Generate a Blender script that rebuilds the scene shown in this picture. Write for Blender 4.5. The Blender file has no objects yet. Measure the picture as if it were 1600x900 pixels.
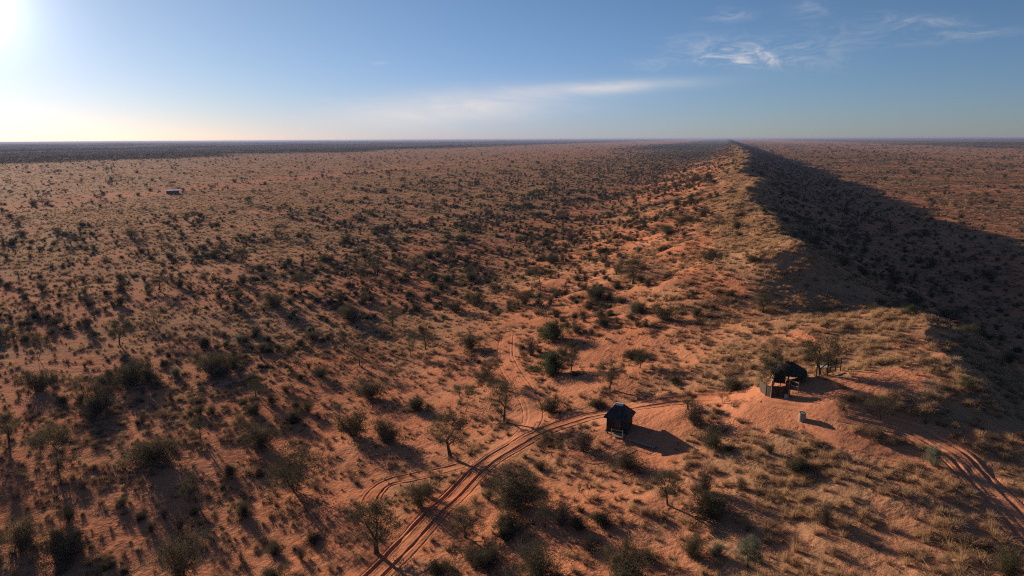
import bpy, math
import numpy as np
from mathutils import Matrix, Vector

R = math.radians
scn = bpy.context.scene
COL = scn.collection

# ------------------------------------------------------------------ camera, sky, sun, exposure
CAM_H = 34.0
PITCH, ROLL, FPX = R(12.3), 0.0056, 1067.0          # FPX: focal length in pixels of a 1600 px wide frame
SUN_AZ, SUN_EL = R(-37.0), R(9.0)                    # azimuth clockwise from +Y
F0 = np.array([0, math.cos(PITCH), -math.sin(PITCH)])
U0 = np.array([0, math.sin(PITCH), math.cos(PITCH)])
R0 = np.array([1.0, 0, 0])
CR = R0*math.cos(ROLL) - U0*math.sin(ROLL)
CU = U0*math.cos(ROLL) + R0*math.sin(ROLL)
cam = bpy.data.cameras.new('camera')
cam.sensor_width = 36; cam.lens = 36*FPX/1600
cam.clip_start = 0.5; cam.clip_end = 120000
camo = bpy.data.objects.new('camera', cam); COL.objects.link(camo)
M = Matrix(((CR[0], CU[0], -F0[0], 0), (CR[1], CU[1], -F0[1], 0), (CR[2], CU[2], -F0[2], CAM_H), (0, 0, 0, 1)))
camo.matrix_world = M
scn.camera = camo

scn.view_settings.view_transform = 'Standard'
scn.view_settings.look = 'None'
scn.view_settings.gamma = 1
scn.view_settings.use_curve_mapping = False
scn.view_settings.exposure = 0.92
scn.render.engine = 'CYCLES'
scn.cycles.max_bounces = 6
scn.cycles.diffuse_bounces = 2
scn.cycles.transmission_bounces = 2
scn.cycles.transparent_max_bounces = 8
scn.cycles.volume_bounces = 0
scn.cycles.use_denoising = False
scn.cycles.pixel_filter_type = 'BLACKMAN_HARRIS'; scn.cycles.filter_width = 1.15
scn.cycles.sample_clamp_indirect = 4

SUN_DIR = (math.sin(SUN_AZ)*math.cos(SUN_EL), math.cos(SUN_AZ)*math.cos(SUN_EL), math.sin(SUN_EL))
sun = bpy.data.lights.new('sun', 'SUN')
sun.energy = 5.0; sun.angle = R(0.6); sun.color = (1.0, 0.80, 0.58)
suno = bpy.data.objects.new('sun', sun); COL.objects.link(suno)
suno.rotation_euler = Vector(SUN_DIR).to_track_quat('Z', 'Y').to_euler()

# ---- tiny node helper
class NT:
    def __init__(s, tree): s.t = tree; s.n = tree.nodes; s.l = tree.links
    def new(s, kind, **kw):
        n = s.n.new(kind)
        for k, v in kw.items(): setattr(n, k, v)
        return n
    def put(s, sock, v):
        if isinstance(v, bpy.types.NodeSocket): s.l.new(v, sock)
        elif v is not None: sock.default_value = v
    def math(s, op, a, b=None, c=None, clamp=False):
        n = s.new('ShaderNodeMath', operation=op, use_clamp=clamp)
        s.put(n.inputs[0], a)
        if b is not None: s.put(n.inputs[1], b)
        if c is not None: s.put(n.inputs[2], c)
        return n.outputs[0]
    def mix(s, f, a, b, blend='MIX'):
        n = s.new('ShaderNodeMix', data_type='RGBA', blend_type=blend)
        s.put(n.inputs[0], f)
        for i, v in ((6, a), (7, b)):
            s.put(n.inputs[i], (*v, 1) if isinstance(v, tuple) and len(v) == 3 else v)
        return n.outputs[2]
    def noise(s, vec, scale, detail=3, rough=.55, dist=0):
        n = s.new('ShaderNodeTexNoise')
        if vec is not None: s.l.new(vec, n.inputs['Vector'])
        n.inputs['Scale'].default_value = scale; n.inputs['Detail'].default_value = detail
        n.inputs['Roughness'].default_value = rough; n.inputs['Distortion'].default_value = dist
        return n.outputs[0]
    def ramp(s, f, a, b):                       # smooth 0..1 between a and b
        n = s.new('ShaderNodeMapRange', interpolation_type='SMOOTHSTEP')
        s.put(n.inputs[0], f); n.inputs[1].default_value = a; n.inputs[2].default_value = b
        return n.outputs[0]

world = bpy.data.worlds.new('World'); scn.world = world; world.use_nodes = True
w = NT(world.node_tree); w.n.clear()
sky = w.new('ShaderNodeTexSky', sky_type='NISHITA', sun_disc=False)
sky.sun_elevation = SUN_EL; sky.sun_rotation = SUN_AZ
sky.altitude = 900; sky.air_density = 1.0; sky.dust_density = 0.15; sky.ozone_density = 3.0
tc = w.new('ShaderNodeTexCoord')
vn = w.new('ShaderNodeVectorMath', operation='NORMALIZE'); w.l.new(tc.outputs['Generated'], vn.inputs[0])
sx = w.new('ShaderNodeSeparateXYZ'); w.l.new(vn.outputs[0], sx.inputs[0])
az = w.math('ARCTAN2', sx.outputs[0], sx.outputs[1]); el = w.math('ARCSINE', sx.outputs[2])
# aureole of forward-scattered light round the sun
dp = w.new('ShaderNodeVectorMath', operation='DOT_PRODUCT'); w.l.new(vn.outputs[0], dp.inputs[0]); dp.inputs[1].default_value = SUN_DIR
ang = w.math('ARCCOSINE', w.math('MINIMUM', dp.outputs['Value'], 1.0))
def expf(a, k): return w.math('EXPONENT', w.math('MULTIPLY', a, -k))
AUR = w.math('ADD', w.math('MULTIPLY', expf(ang, 1/R(1.9)), 26.0), w.math('MULTIPLY', expf(ang, 1/R(19)), 2.7))
aur = w.new('ShaderNodeVectorMath', operation='SCALE'); aur.inputs[0].default_value = (1.0, .95, .90)
w.l.new(AUR, aur.inputs['Scale'])
# the air low over the horizon is greyer and bluer away from the sun
low = w.math('MULTIPLY', w.math('EXPONENT', w.math('MULTIPLY', w.math('MAXIMUM', el, 0.0), -1/R(7))), w.ramp(ang, R(12), R(50)))
cool = w.mix(low, sky.outputs[0], w.mix(1.0, sky.outputs[0], (.90, 1.0, 1.50), 'MULTIPLY'))
cool = w.mix(1.0, cool, (.96, 1.01, 1.12), 'MULTIPLY')
warm = w.math('MULTIPLY', w.math('EXPONENT', w.math('MULTIPLY', w.math('MAXIMUM', el, 0.0), -1/R(6))), w.ramp(ang, R(60), R(20)))
cool = w.mix(warm, cool, w.mix(1.0, cool, (1.0, .95, 1.34), 'MULTIPLY'))
base = w.mix(1.0, cool, aur.outputs[0], 'ADD')
# thin cirrus: gaussian banks in azimuth / elevation, combed with stretched noise
comb = w.new('ShaderNodeCombineXYZ')
w.put(comb.inputs[0], w.math('MULTIPLY', az, 1.0)); w.put(comb.inputs[1], w.math('ADD', w.math('MULTIPLY', el, 5.0), w.math('MULTIPLY', az, .35)))
n1 = w.noise(comb.outputs[0], 9, 7, .62, .6)
comb2 = w.new('ShaderNodeCombineXYZ')
w.put(comb2.inputs[0], az); w.put(comb2.inputs[1], w.math('MULTIPLY', el, 3.2)); comb2.inputs[2].default_value = 3.0
n2 = w.noise(comb2.outputs[0], 22, 8, .68, 1.2)
def bank(a0, e0, sa, se, tilt=0.0):
    da = w.math('SUBTRACT', az, R(a0)); de = w.math('SUBTRACT', w.math('SUBTRACT', el, R(e0)), w.math('MULTIPLY', da, tilt))
    q = w.math('ADD', w.math('POWER', w.math('DIVIDE', da, R(sa)), 2.0), w.math('POWER', w.math('DIVIDE', de, R(se)), 2.0))
    return w.math('EXPONENT', w.math('MULTIPLY', q, -1.0))
veil = w.math('MULTIPLY', w.math('ADD', bank(-5.0, 2.4, 9.0, 1.3, .06), w.math('MULTIPLY', bank(7.5, 4.0, 6.5, .45, .03), .75)), w.math('MULTIPLY_ADD', w.ramp(n1, .25, .75), .45, .45))
wis = bank(18.5, 6.3, 4.6, .9, -.12)
for args, k in (((17.3, 5.8, 2.6, .42, -.06), 1.2), ((16.6, 9.0, 1.6, .4, 0), .7), ((29.5, 7.7, 2.6, .5, -.15), .4), ((22.5, 9.1, 1.4, .6, 0), .45), ((32.5, 6.6, 2.6, .35, 0), .4), ((38, 9.6, 1.6, .4, 0), .4), ((-10.4, 5.9, .6, .16, 0), .8), ((11.0, 5.7, 2.0, .5, 0), .35), ((25, 7, 5, 1.0, 0), .25)):
    wis = w.math('ADD', wis, w.math('MULTIPLY', bank(*args), k))
wis = w.math('MULTIPLY', wis, w.ramp(n2, .34, .86))
cl = w.math('ADD', w.math('MULTIPLY', veil, .95), w.math('MULTIPLY', wis, .78), clamp=True)
skyc = w.mix(cl, base, (10.6, 9.8, 9.5))
bg = w.new('ShaderNodeBackground'); w.l.new(skyc, bg.inputs[0]); bg.inputs[1].default_value = 0.041
wo = w.new('ShaderNodeOutputWorld'); w.l.new(bg.outputs[0], wo.inputs[0])

# ------------------------------------------------------------------ noise and terrain height (numpy)
rng = np.random.default_rng(11)
_P = rng.permutation(512).astype(np.int64); _P = np.concatenate([_P, _P])
_G = np.stack([np.cos(np.arange(512)*2.399), np.sin(np.arange(512)*2.399)], 1)
def perlin(x, y):
    x = np.asarray(x, float); y = np.asarray(y, float)
    xi = np.floor(x).astype(np.int64); yi = np.floor(y).astype(np.int64)
    xf = x-xi; yf = y-yi
    u = xf**3*(xf*(xf*6-15)+10); v = yf**3*(yf*(yf*6-15)+10)
    def g(ix, iy, fx, fy):
        gr = _G[_P[(_P[ix & 511]+iy) & 511]]
        return gr[..., 0]*fx+gr[..., 1]*fy
    a = g(xi, yi, xf, yf); b = g(xi+1, yi, xf-1, yf); c = g(xi, yi+1, xf, yf-1); d = g(xi+1, yi+1, xf-1, yf-1)
    return (a+(b-a)*u + ((c+(d-c)*u)-(a+(b-a)*u))*v)*1.5
def fbm(x, y, o=3):
    r = 0; a = 1; tot = 0
    for k in range(o):
        r = r + a*perlin(x*2**k+17.3*k, y*2**k-9.1*k); tot += a; a *= .5
    return r/tot
def sstep(a, b, x):
    q = np.clip((x-a)/(b-a), 0, 1); return q*q*(3-2*q)

DA = R(17.2)                                        # heading of the dune
def st(x, y): return x*math.sin(DA)+y*math.cos(DA), x*math.cos(DA)-y*math.sin(DA)
def xy(s, t): return s*math.sin(DA)+t*math.cos(DA), s*math.cos(DA)-t*math.sin(DA)

def pxdir(px, py):
    d = F0*FPX + CR*(px-800) + CU*(450-py)
    return d/np.linalg.norm(d)
def at_plane(px, py, z):
    d = pxdir(px, py); k = (z-CAM_H)/d[2]; return d[0]*k, d[1]*k
# crest line read off the photograph: pixel and height there
_cr = []
for px, py, h in ((1660, 780, 11.7), (1612, 697, 12.5), (1572, 655, 12.9), (1500, 600, 13.6), (1455, 545, 14.3), (1447, 500, 15), (1410, 470, 14.6), (1352, 460, 13.2), (1278, 432, 13.4), (1243, 396, 16.6), (1222, 368, 16.4), (1198, 342, 16), (1172, 311, 15.6), (1167, 272, 16), (1158, 250, 16)):
    s_, t_ = st(*at_plane(px, py, h)); _cr.append((s_, t_, h))
_cr.sort(); _cr = [(-200, _cr[0][1]+5, 9), (10, _cr[0][1]+1, 10.8)] + _cr + [(700, 18, 16), (1100, 24, 15), (60000, 26, 15)]
_cr = np.array(_cr)
_sg = np.arange(-400., 1500.)
def _gs(v, sig):
    k = np.exp(-.5*(np.arange(-4*sig, 4*sig+1)/sig)**2); return np.convolve(np.pad(v, 4*sig, 'edge'), k/k.sum(), 'valid')
_t0 = np.interp(_sg, _cr[:, 0], _cr[:, 1]); _h0 = np.interp(_sg, _cr[:, 0], _cr[:, 2])
_T3, _H3, _T20, _H20 = _gs(_t0, 3), _gs(_h0, 4), _gs(_t0, 22), _gs(_h0, 22)
def crest(s, broad=False):
    tcx = np.interp(s, _sg, _T20 if broad else _T3); hc = np.interp(s, _sg, _H20 if broad else _H3)
    far = sstep(120, 400, s)
    tcx = tcx + 1.8*perlin(s/13, s*0+3) + far*9*perlin(s/90, s*0+7)
    hc = hc + .55*perlin(s/17, s*0+31) + far*1.3*perlin(s/110, s*0+19)
    return tcx, hc
BUMPS = []                                           # x, y, radius, height
def hbase(x, y):
    x = np.asarray(x, float); y = np.asarray(y, float)
    s, t = st(x, y); tcx, hc = crest(s); tb, hb = crest(s, True)
    wc = np.exp(-(np.maximum(-(t-tb)-3, 0)/14)**2); tcx = tb+(tcx-tb)*wc; hc = hb+(hc-hb)*wc; u = t-tcx     # the crest wanders, the flank below is broad
    wl = 70+9*perlin(s/70, s*0+5); wr = 35+5*perlin(s/50, s*0+9)
    ql = np.clip(1+u/wl, 0, 1); qr = np.clip(1-u/wr, 0, 1)
    zl = hc*(.55*ql**1.7+.45*ql*ql*(3-2*ql)); zr = hc*(.8*qr**1.1+.2*qr*qr*(3-2*qr))
    z = np.where(u < 0, zl, zr)
    fl = np.clip(np.minimum(ql, 1)*1.5, 0, 1)*np.clip(qr*1.5, 0, 1)
    r = np.hypot(x, y)
    z = z + fl*np.where(u > 3, .45, 1)*((.35+.4*sstep(65, 90, s)+.35*sstep(95, 130, s))*perlin(x/13, y/13+40)+.35*perlin(x/5.5+9, y/5.5))
    z = z + .5*perlin(x/45, y/45) + .11*perlin(x/11+5, y/11)
    # neighbouring dune ridges, parallel to this one
    wob = 60*perlin(s/700, s*0+77)
    for tt, hh, ww in ((-1180, 9, 150), (-2300, 12, 260), (-3900, 14, 420), (1150, 7, 170), (2500, 10, 300), (-6500, 16, 800), (5200, 14, 800)):
        z = z + hh*np.exp(-((t-tt-wob)/ww)**2)*(.75+.5*perlin(s/300, s*0+tt))
    for bx, by, br, bh in BUMPS:
        m = np.exp(-((x-bx)**2+(y-by)**2)/br**2); z = z + bh*m
    near = np.clip((260-r)/120, 0, 1)
    z = z + near*(.045*perlin(x/2.1, y/2.1+3)+.035*perlin(x/.8+50, y/.8))
    return z
def hit(px, py):
    d = pxdir(px, py); k = 8.0; step = .25
    ks = np.concatenate([np.arange(15, 400, .1), np.geomspace(400, 60000, 4000)])
    P = d[None]*ks[:, None]; zz = hbase(P[:, 0], P[:, 1]); f = P[:, 2]+CAM_H-zz
    i = np.argmax(f < 0)
    if f[i] >= 0: i = len(ks)-1
    if i == 0: return P[0, 0], P[0, 1], zz[0], ks[0]
    q = f[i-1]/(f[i-1]-f[i]); kk = ks[i-1]+(ks[i]-ks[i-1])*q
    p = d*kk; return p[0], p[1], float(hbase(p[0], p[1])), kk
for px, py, z0, br, bh in ((1330, 745, 6, 9, 1.5), (1232, 398, 15.5, 8, 1.7), (1345, 462, 13.5, 9, -2.0), (1370, 545, 9, 6, .8), (1200, 720, 4, 7, .6)):
    bx, by = at_plane(px, py, z0); BUMPS.append((bx, by, br, bh))

def depth_at(x, y, z): return x*F0[0]+y*F0[1]+(z-CAM_H)*F0[2]
def to_px(x, y, z):
    v = np.array([x, y, z-CAM_H]); d = v@F0; return 800+FPX*(v@CR)/d, 450-FPX*(v@CU)/d

# ------------------------------------------------------------------ tracks
def smooth_path(pix, step=.25):
    P = np.array([hit(*p)[:2] for p in pix]); out = []
    Q = np.vstack([2*P[0]-P[1], P, 2*P[-1]-P[-2]])
    for i in range(1, len(Q)-2):
        n = max(2, int(np.linalg.norm(Q[i+1]-Q[i])/step))
        u = np.arange(n)[:, None]/n
        out.append(.5*(2*Q[i]+(Q[i+1]-Q[i-1])*u+(2*Q[i-1]-5*Q[i]+4*Q[i+1]-Q[i+2])*u*u+(3*Q[i]-Q[i-1]-3*Q[i+1]+Q[i+2])*u**3))
    out.append(P[-1:]); return np.vstack(out)
TRACKS = {  # name: (pixels, half width, [(offset, depth, width)...], label)
 'sandy_track': ([(540, 935), (590, 898), (640, 846), (700, 784), (750, 733), (800, 699), (860, 669), (930, 649), (1000, 634), (1080, 624), (1150, 620), (1190, 622)], 1.45,
    [(-.85, .13, .17), (.55, .10, .15), (-.1, .015, .08)]),
 'camp_track': ([(1178, 620), (1200, 622), (1260, 630), (1322, 645), (1384, 660), (1430, 674), (1462, 692), (1500, 716), (1544, 764), (1600, 826), (1660, 890)], 1.2,
    [(-.6, .07, .14), (.50, .07, .14), (.0, .02, .08)]),
 'side_track': ([(1238, 650), (1268, 664), (1300, 680), (1367, 703), (1420, 716), (1466, 722)], .8, [(-.4, .04, .16), (.4, .04, .16)]),
 'faint_track': ([(792, 520), (790, 560), (812, 600), (832, 640), (826, 668), (792, 700)], 1.2, [(-.7, .022, .12), (.6, .022, .12)]),
 'turning_track': ([(577, 792), (584, 772), (606, 754), (650, 744), (700, 734), (742, 722)], 1.1, [(-.6, .05, .14), (.6, .05, .14)]),
 'footpath': ([(870, 700), (930, 720), (975, 708), (1000, 694)], .6, [(0, .05, .3)]),
}
PATHS = {k: smooth_path(v[0]) for k, v in TRACKS.items()}
def path_dist(x, y, keys=None, cut=0):
    """distance to the track centre lines minus their half width (large when far)"""
    x = np.asarray(x, float).ravel(); y = np.asarray(y, float).ravel(); d = np.full(x.shape, 99.0)
    for k, P in PATHS.items():
        if cut: P = P[cut:-cut]
        if keys and k not in keys: continue
        hw = TRACKS[k][1]
        m = np.where((x > P[:, 0].min()-6) & (x < P[:, 0].max()+6) & (y > P[:, 1].min()-6) & (y < P[:, 1].max()+6))[0]
        for c in range(0, len(m), 20000):
            mm = m[c:c+20000]
            dd = np.sqrt(((x[mm, None]-P[None, ::2, 0])**2+(y[mm, None]-P[None, ::2, 1])**2).min(1))-hw
            d[mm] = np.minimum(d[mm], dd)
    return d

MAIN = ('sandy_track', 'camp_track', 'side_track')
# ------------------------------------------------------------------ zones of cover
def woodland(x, y):
    """0 on open ground, 1 in closed thornbush"""
    s, t = st(x, y); n = fbm(x/300, y/300, 3); 
    a = sstep(-980+120*0, -1080, t+110*n)
    a = np.maximum(a, sstep(650, 900, t+160*n)*.85)
    band = sstep(.2, .45, fbm(t/260+3, s/2600, 3))*sstep(9000, 4000, np.hypot(x, y))       # open strips between further ridges
    a = a*(1-.35*band)
    strip = sstep(-235, -150, t+60*n)*sstep(25, 0, t)*sstep(150, 420, s)
    far_d = sstep(1500, 2600, s)*sstep(-500, -200, t)*sstep(150, 60, t)
    return np.clip(np.maximum(np.maximum(a, strip*.8), far_d), 0, 1)
def grass_cover(x, y):
    s, t = st(x, y); tcx, hc = crest(s); u = t-tcx; r = np.hypot(x, y)
    g = .30+.30*sstep(-.3, .4, fbm(x/35, y/35+8))
    g = np.maximum(g, sstep(90, 260, r)*.74*sstep(-40, -100, t))
    rib = sstep(-20, -6, u)*sstep(8, 0, u)*sstep(70, 100, s)
    g = np.maximum(g, rib*.95)
    fg = sstep(-32, -14, u)*sstep(14, 6, u)*sstep(98, 80, s)*(.45+.55*sstep(-.25, .15, fbm(x/9+3, y/9)))
    g = np.maximum(g, fg)
    g = np.maximum(g, .55*sstep(-30, 5, t)*sstep(60, 20, t))
    right = sstep(85, 130, t); g = g*(1-right)+right*((.42+.25*sstep(300, 400, t))+.3*sstep(-.2, .3, fbm(x/120, y/60+8)))
    road = np.exp(-((t+372+14*perlin(s/160, s*0))/20)**2); g = g*(1-road)
    bare = sstep(.12, .42, fbm(x/22+31, y/22)); g = g*(1-.7*bare*(1-rib)); g = np.maximum(g, fg*.8)
    return np.clip(g, 0, 1)
def camp_bare(x, y):
    b = np.zeros(np.shape(x))
    for (bx, by), br in CAMP:
        b = np.maximum(b, sstep(br*1.15, br*.7, np.hypot(x-bx, y-by)))
    return b
CAMP = [((*hit(1215, 612)[:2],), 2.8), ((*hit(1290, 608)[:2],), 3.0), ((*hit(1345, 603)[:2],), 2.4), ((*hit(1385, 595)[:2],), 3), ((*hit(985, 665)[:2],), 4), ((*hit(1030, 655)[:2],), 4), ((*hit(1000, 700)[:2],), 3.5), ((*hit(830, 640)[:2],), 3.2), ((*hit(925, 555)[:2],), 4), ((*hit(900, 600)[:2],), 3)]

# ------------------------------------------------------------------ mesh helpers
def mesh_np(name, V, Fq, mat=None, smooth=False):
    me = bpy.data.meshes.new(name); V = np.asarray(V, np.float32); Fq = np.asarray(Fq, np.int32)
    k = Fq.shape[1]
    me.vertices.add(len(V)); me.vertices.foreach_set('co', V.ravel())
    me.loops.add(Fq.size); me.loops.foreach_set('vertex_index', Fq.ravel())
    me.polygons.add(len(Fq)); me.polygons.foreach_set('loop_start', np.arange(0, Fq.size, k, dtype=np.int32))
    me.polygons.foreach_set('loop_total', np.full(len(Fq), k, np.int32))
    if smooth: me.polygons.foreach_set('use_smooth', np.ones(len(Fq), bool))
    me.update(calc_edges=True); me.validate()
    if mat: me.materials.append(mat)
    return me
def link(name, me, parent=None, loc=None, rz=0, sc=1, **props):
    o = bpy.data.objects.new(name, me); COL.objects.link(o)
    if parent: o.parent = parent
    if loc is not None: o.location = loc
    o.rotation_euler.z = rz
    if isinstance(sc, (tuple, list)): o.scale = sc
    else: o.scale = (sc, sc, sc)
    for k, v in props.items():
        if v: o[k] = v
    return o
class Geo:                                           # collects boxes / tubes into one mesh
    def __init__(s): s.V = []; s.F = []
    def add(s, V, F):
        b = len(s.V); s.V += [tuple(v) for v in V]; s.F += [tuple(i+b for i in f) for f in F]
    def box(s, c, d, rz=0, tilt=None):
        m = Matrix.Rotation(rz, 3, 'Z')
        if tilt: m = m @ Matrix.Rotation(tilt[1], 3, tilt[0])
        V = [Vector(c)+m @ Vector((sx_*d[0]/2, sy*d[1]/2, sz*d[2]/2)) for sz in (-1, 1) for sy in (-1, 1) for sx_ in (-1, 1)]
        s.add(V, [(0, 2, 3, 1), (4, 5, 7, 6), (0, 1, 5, 4), (2, 6, 7, 3), (0, 4, 6, 2), (1, 3, 7, 5)])
    def tube(s, a, b, ra, rb=None, n=6, cap=True):
        a = Vector(a); b = Vector(b); rb = ra if rb is None else rb
        q = (b-a).to_track_quat('Z', 'Y'); V = []
        for p, r_ in ((a, ra), (b, rb)):
            for k in range(n):
                th = 2*math.pi*k/n; V.append(p+q @ Vector((r_*math.cos(th), r_*math.sin(th), 0)))
        F = [(k, (k+1) % n, n+(k+1) % n, n+k) for k in range(n)]
        if cap: F += [tuple(range(n-1, -1, -1)), tuple(range(n, 2*n))]
        s.add(V, F)
    def mesh(s, name, mat, bevel=0):
        me = bpy.data.meshes.new(name); me.from_pydata(s.V, [], s.F); me.materials.append(mat); me.update()
        return me

# ------------------------------------------------------------------ materials
def material(name):
    m = bpy.data.materials.new(name); m.use_nodes = True
    t = NT(m.node_tree); t.n.clear(); out = t.new('ShaderNodeOutputMaterial'); return m, t, out
def bsdf(t, col, rough=.9, spec=.2, normal=None):
    b = t.new('ShaderNodeBsdfPrincipled'); t.put(b.inputs['Base Color'], (*col, 1) if isinstance(col, tuple) else col)
    t.put(b.inputs['Roughness'], rough); b.inputs['Specular IOR Level'].default_value = spec
    if normal: t.l.new(normal, b.inputs['Normal'])
    return b
def simple(name, col, var=.25, scale=6, rough=.85, spec=.2, stretch=None):
    m, t, out = material(name); c = t.new('ShaderNodeTexCoord'); vec = c.outputs['Object']
    if stretch:
        mp = t.new('ShaderNodeMapping'); t.l.new(vec, mp.inputs[0]); mp.inputs['Scale'].default_value = stretch; vec = mp.outputs[0]
    n = t.noise(vec, scale, 5, .6)
    dark = tuple(c_*(1-var) for c_ in col); lite = tuple(min(1, c_*(1+var)) for c_ in col)
    cc = t.mix(t.ramp(n, .3, .7), dark, lite)
    bp = t.new('ShaderNodeBump'); bp.inputs['Strength'].default_value = .4; bp.inputs['Distance'].default_value = .02; t.l.new(n, bp.inputs['Height'])
    t.l.new(bsdf(t, cc, rough, spec, bp.outputs[0]).outputs[0], out.inputs[0]); return m
def leafy(name, cols, trans=.3):
    m, t, out = material(name); oi = t.new('ShaderNodeObjectInfo'); ge = t.new('ShaderNodeNewGeometry')
    c = t.mix(oi.outputs['Random'], cols[0], cols[1])
    c = t.mix(t.math('MULTIPLY', ge.outputs['Random Per Island'], .6), c, cols[2])
    d = t.new('ShaderNodeBsdfDiffuse'); t.l.new(c, d.inputs[0])
    tr = t.new('ShaderNodeBsdfTranslucent'); t.l.new(c, tr.inputs[0])
    mx = t.new('ShaderNodeMixShader'); mx.inputs[0].default_value = trans
    t.l.new(d.outputs[0], mx.inputs[1]); t.l.new(tr.outputs[0], mx.inputs[2]); t.l.new(mx.outputs[0], out.inputs[0]); return m

M_LEAF = leafy('olive_leaves', ((.105, .088, .060), (.042, .046, .028), (.13, .105, .065)), .25)
M_GREEN = leafy('green_leaves', ((.046, .066, .032), (.055, .075, .038), (.075, .088, .045)), .3)
M_PALE = leafy('grey_green_leaves', ((.17, .17, .11), (.15, .16, .12), (.20, .19, .13)), .3)
M_TWIG = leafy('grey_twigs', ((.15, .115, .085), (.085, .065, .052), (.17, .13, .095)), .05)
M_GRASS = leafy('straw_grass', ((.46, .295, .170), (.36, .23, .14), (.56, .37, .215)), .30)
M_DARKTUFT = leafy('dry_dwarf_scrub', ((.25, .155, .10), (.15, .10, .07), (.33, .22, .135)), .25)
M_BARK = simple('rough_bark', (.085, .062, .048), .35, 9, stretch=(1, 1, .25))

def ground_material(name, track=False):
    m, t, out = material(name); g = t.new('ShaderNodeNewGeometry'); P = g.outputs['Position']
    big = t.noise(P, .02, 4, .6); mid = t.noise(P, .16, 5, .6); fine = t.noise(P, 1.4, 6, .65); grit = t.noise(P, 7.0, 3, .6)
    red = t.mix(t.ramp(big, .35, .65), (.45, .160, .080), (.47, .195, .110))
    red = t.mix(t.math('MULTIPLY', t.ramp(mid, .45, .75), .6), red, (.50, .225, .125))
    red = t.mix(t.math('MULTIPLY', t.ramp(fine, .5, .8), .35), red, (.30, .095, .045))
    col = red
    if not track:
        at = t.new('ShaderNodeAttribute', attribute_name='cover'); wd = t.new('ShaderNodeAttribute', attribute_name='wood')
        cov = at.outputs['Fac']; wood = wd.outputs['Fac']
        thr = t.math('SUBTRACT', 1.0, cov)
        m1 = t.noise(P, .8, 6, .7)
        # litter and dry grass cover the sand in patches
        patch = t.math('MULTIPLY', t.ramp(t.math('ADD', t.math('MULTIPLY', m1, .8), t.math('MULTIPLY', cov, .75)), .62, .98), .85)
        straw = t.mix(t.ramp(fine, .35, .7), (.29, .165, .095), (.37, .215, .125))
        col = t.mix(patch, col, straw)
        vor = t.new('ShaderNodeTexVoronoi'); t.l.new(P, vor.inputs['Vector']); vor.inputs['Scale'].default_value = .085
        wn = t.noise(P, .05, 5, .7)
        wf = t.math('MULTIPLY', wood, t.ramp(t.math('ADD', wn, t.math('MULTIPLY', wood, .35)), .45, .72))
        col = t.mix(wf, col, (.070, .062, .045))
    vo = t.new('ShaderNodeTexVoronoi', feature='SMOOTH_F1'); t.l.new(P, vo.inputs['Vector']); vo.inputs['Scale'].default_value = 2.1; vo.inputs['Smoothness'].default_value = .5
    dim = t.math('MULTIPLY', vo.outputs['Distance'], t.ramp(t.noise(P, .35, 3, .6), .3, .6))
    bh = t.math('ADD', t.math('ADD', t.math('MULTIPLY', fine, .40), t.math('MULTIPLY', dim, -.30)), t.math('ADD', t.math('MULTIPLY', grit, .10), t.math('MULTIPLY', t.noise(P, 3.6, 4, .6), .30)))
    bp = t.new('ShaderNodeBump'); bp.inputs['Strength'].default_value = .9; bp.inputs['Distance'].default_value = .10 if track else .22
    t.l.new(bh, bp.inputs['Height'])
    df = t.new('ShaderNodeBsdfDiffuse'); df.inputs['Roughness'].default_value = 0; t.l.new(col, df.inputs[0]); t.l.new(bp.outputs[0], df.inputs['Normal'])
    mx = t.new('ShaderNodeMixShader'); t.put(mx.inputs[0], .26 if track else t.math('MULTIPLY', t.math('SUBTRACT', 1.0, wf), .24)); t.l.new(df.outputs[0], mx.inputs[1]); t.l.new(bsdf(t, col, .95, .1, bp.outputs[0]).outputs[0], mx.inputs[2])
    t.l.new(mx.outputs[0], out.inputs[0]); return m
M_GROUND = ground_material('red_sand_ground'); M_TRACK = ground_material('track_sand', True)

# ------------------------------------------------------------------ the ground: one sheet out to the horizon
NR, NA = 1150, 760
rr = np.concatenate([np.geomspace(1.0, 20, 12)[:-1], np.geomspace(20, 2500, NR), np.geomspace(2530, 42000, 260)])
aa = np.concatenate([np.linspace(-180, -50, 44)[:-1], np.linspace(-50, 50, NA), np.linspace(50, 180, 44)[1:-1]])
aa = np.radians(aa); A, RR = np.meshgrid(aa, rr); GX = (RR*np.sin(A)).ravel(); GY = (RR*np.cos(A)).ravel()
GZ = hbase(GX, GY)
nearm = np.where(np.hypot(GX, GY) < 260)[0]
pd = path_dist(GX[nearm], GY[nearm]); GZ[nearm] -= .30*sstep(-.05, -.5, path_dist(GX[nearm], GY[nearm], cut=9))
na = len(aa); ii, jj = np.meshgrid(np.arange(len(rr)-1), np.arange(na), indexing='ij')
j2 = (jj+1) % na
Fg = np.stack([ii*na+jj, ii*na+j2, (ii+1)*na+j2, (ii+1)*na+jj], -1).reshape(-1, 4)
V = np.stack([GX, GY, GZ], 1); V = np.vstack([V, [[0, 0, float(hbase(0., 0.))]]])
gm = mesh_np('ground', V, Fg, M_GROUND, True)
cov = grass_cover(GX, GY)*(1-camp_bare(GX, GY)*.9); cov[nearm] *= sstep(-.3, .8, path_dist(GX[nearm], GY[nearm], MAIN))
wod = woodland(GX, GY)*sstep(500, 1500, np.hypot(GX, GY))
s_, t_ = st(GX, GY); wod = np.maximum(wod, .62*sstep(88, 120, t_)*sstep(390, 300, t_+70*fbm(GX/120, GY/120))*sstep(-.35, .15, fbm(GX/55, GY/30+9)))
for nm, arr in (('cover', cov), ('wood', wod)):
    a_ = gm.attributes.new(nm, 'FLOAT', 'POINT'); a_.data.foreach_set('value', np.append(arr, arr[-1]).astype(np.float32))
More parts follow.
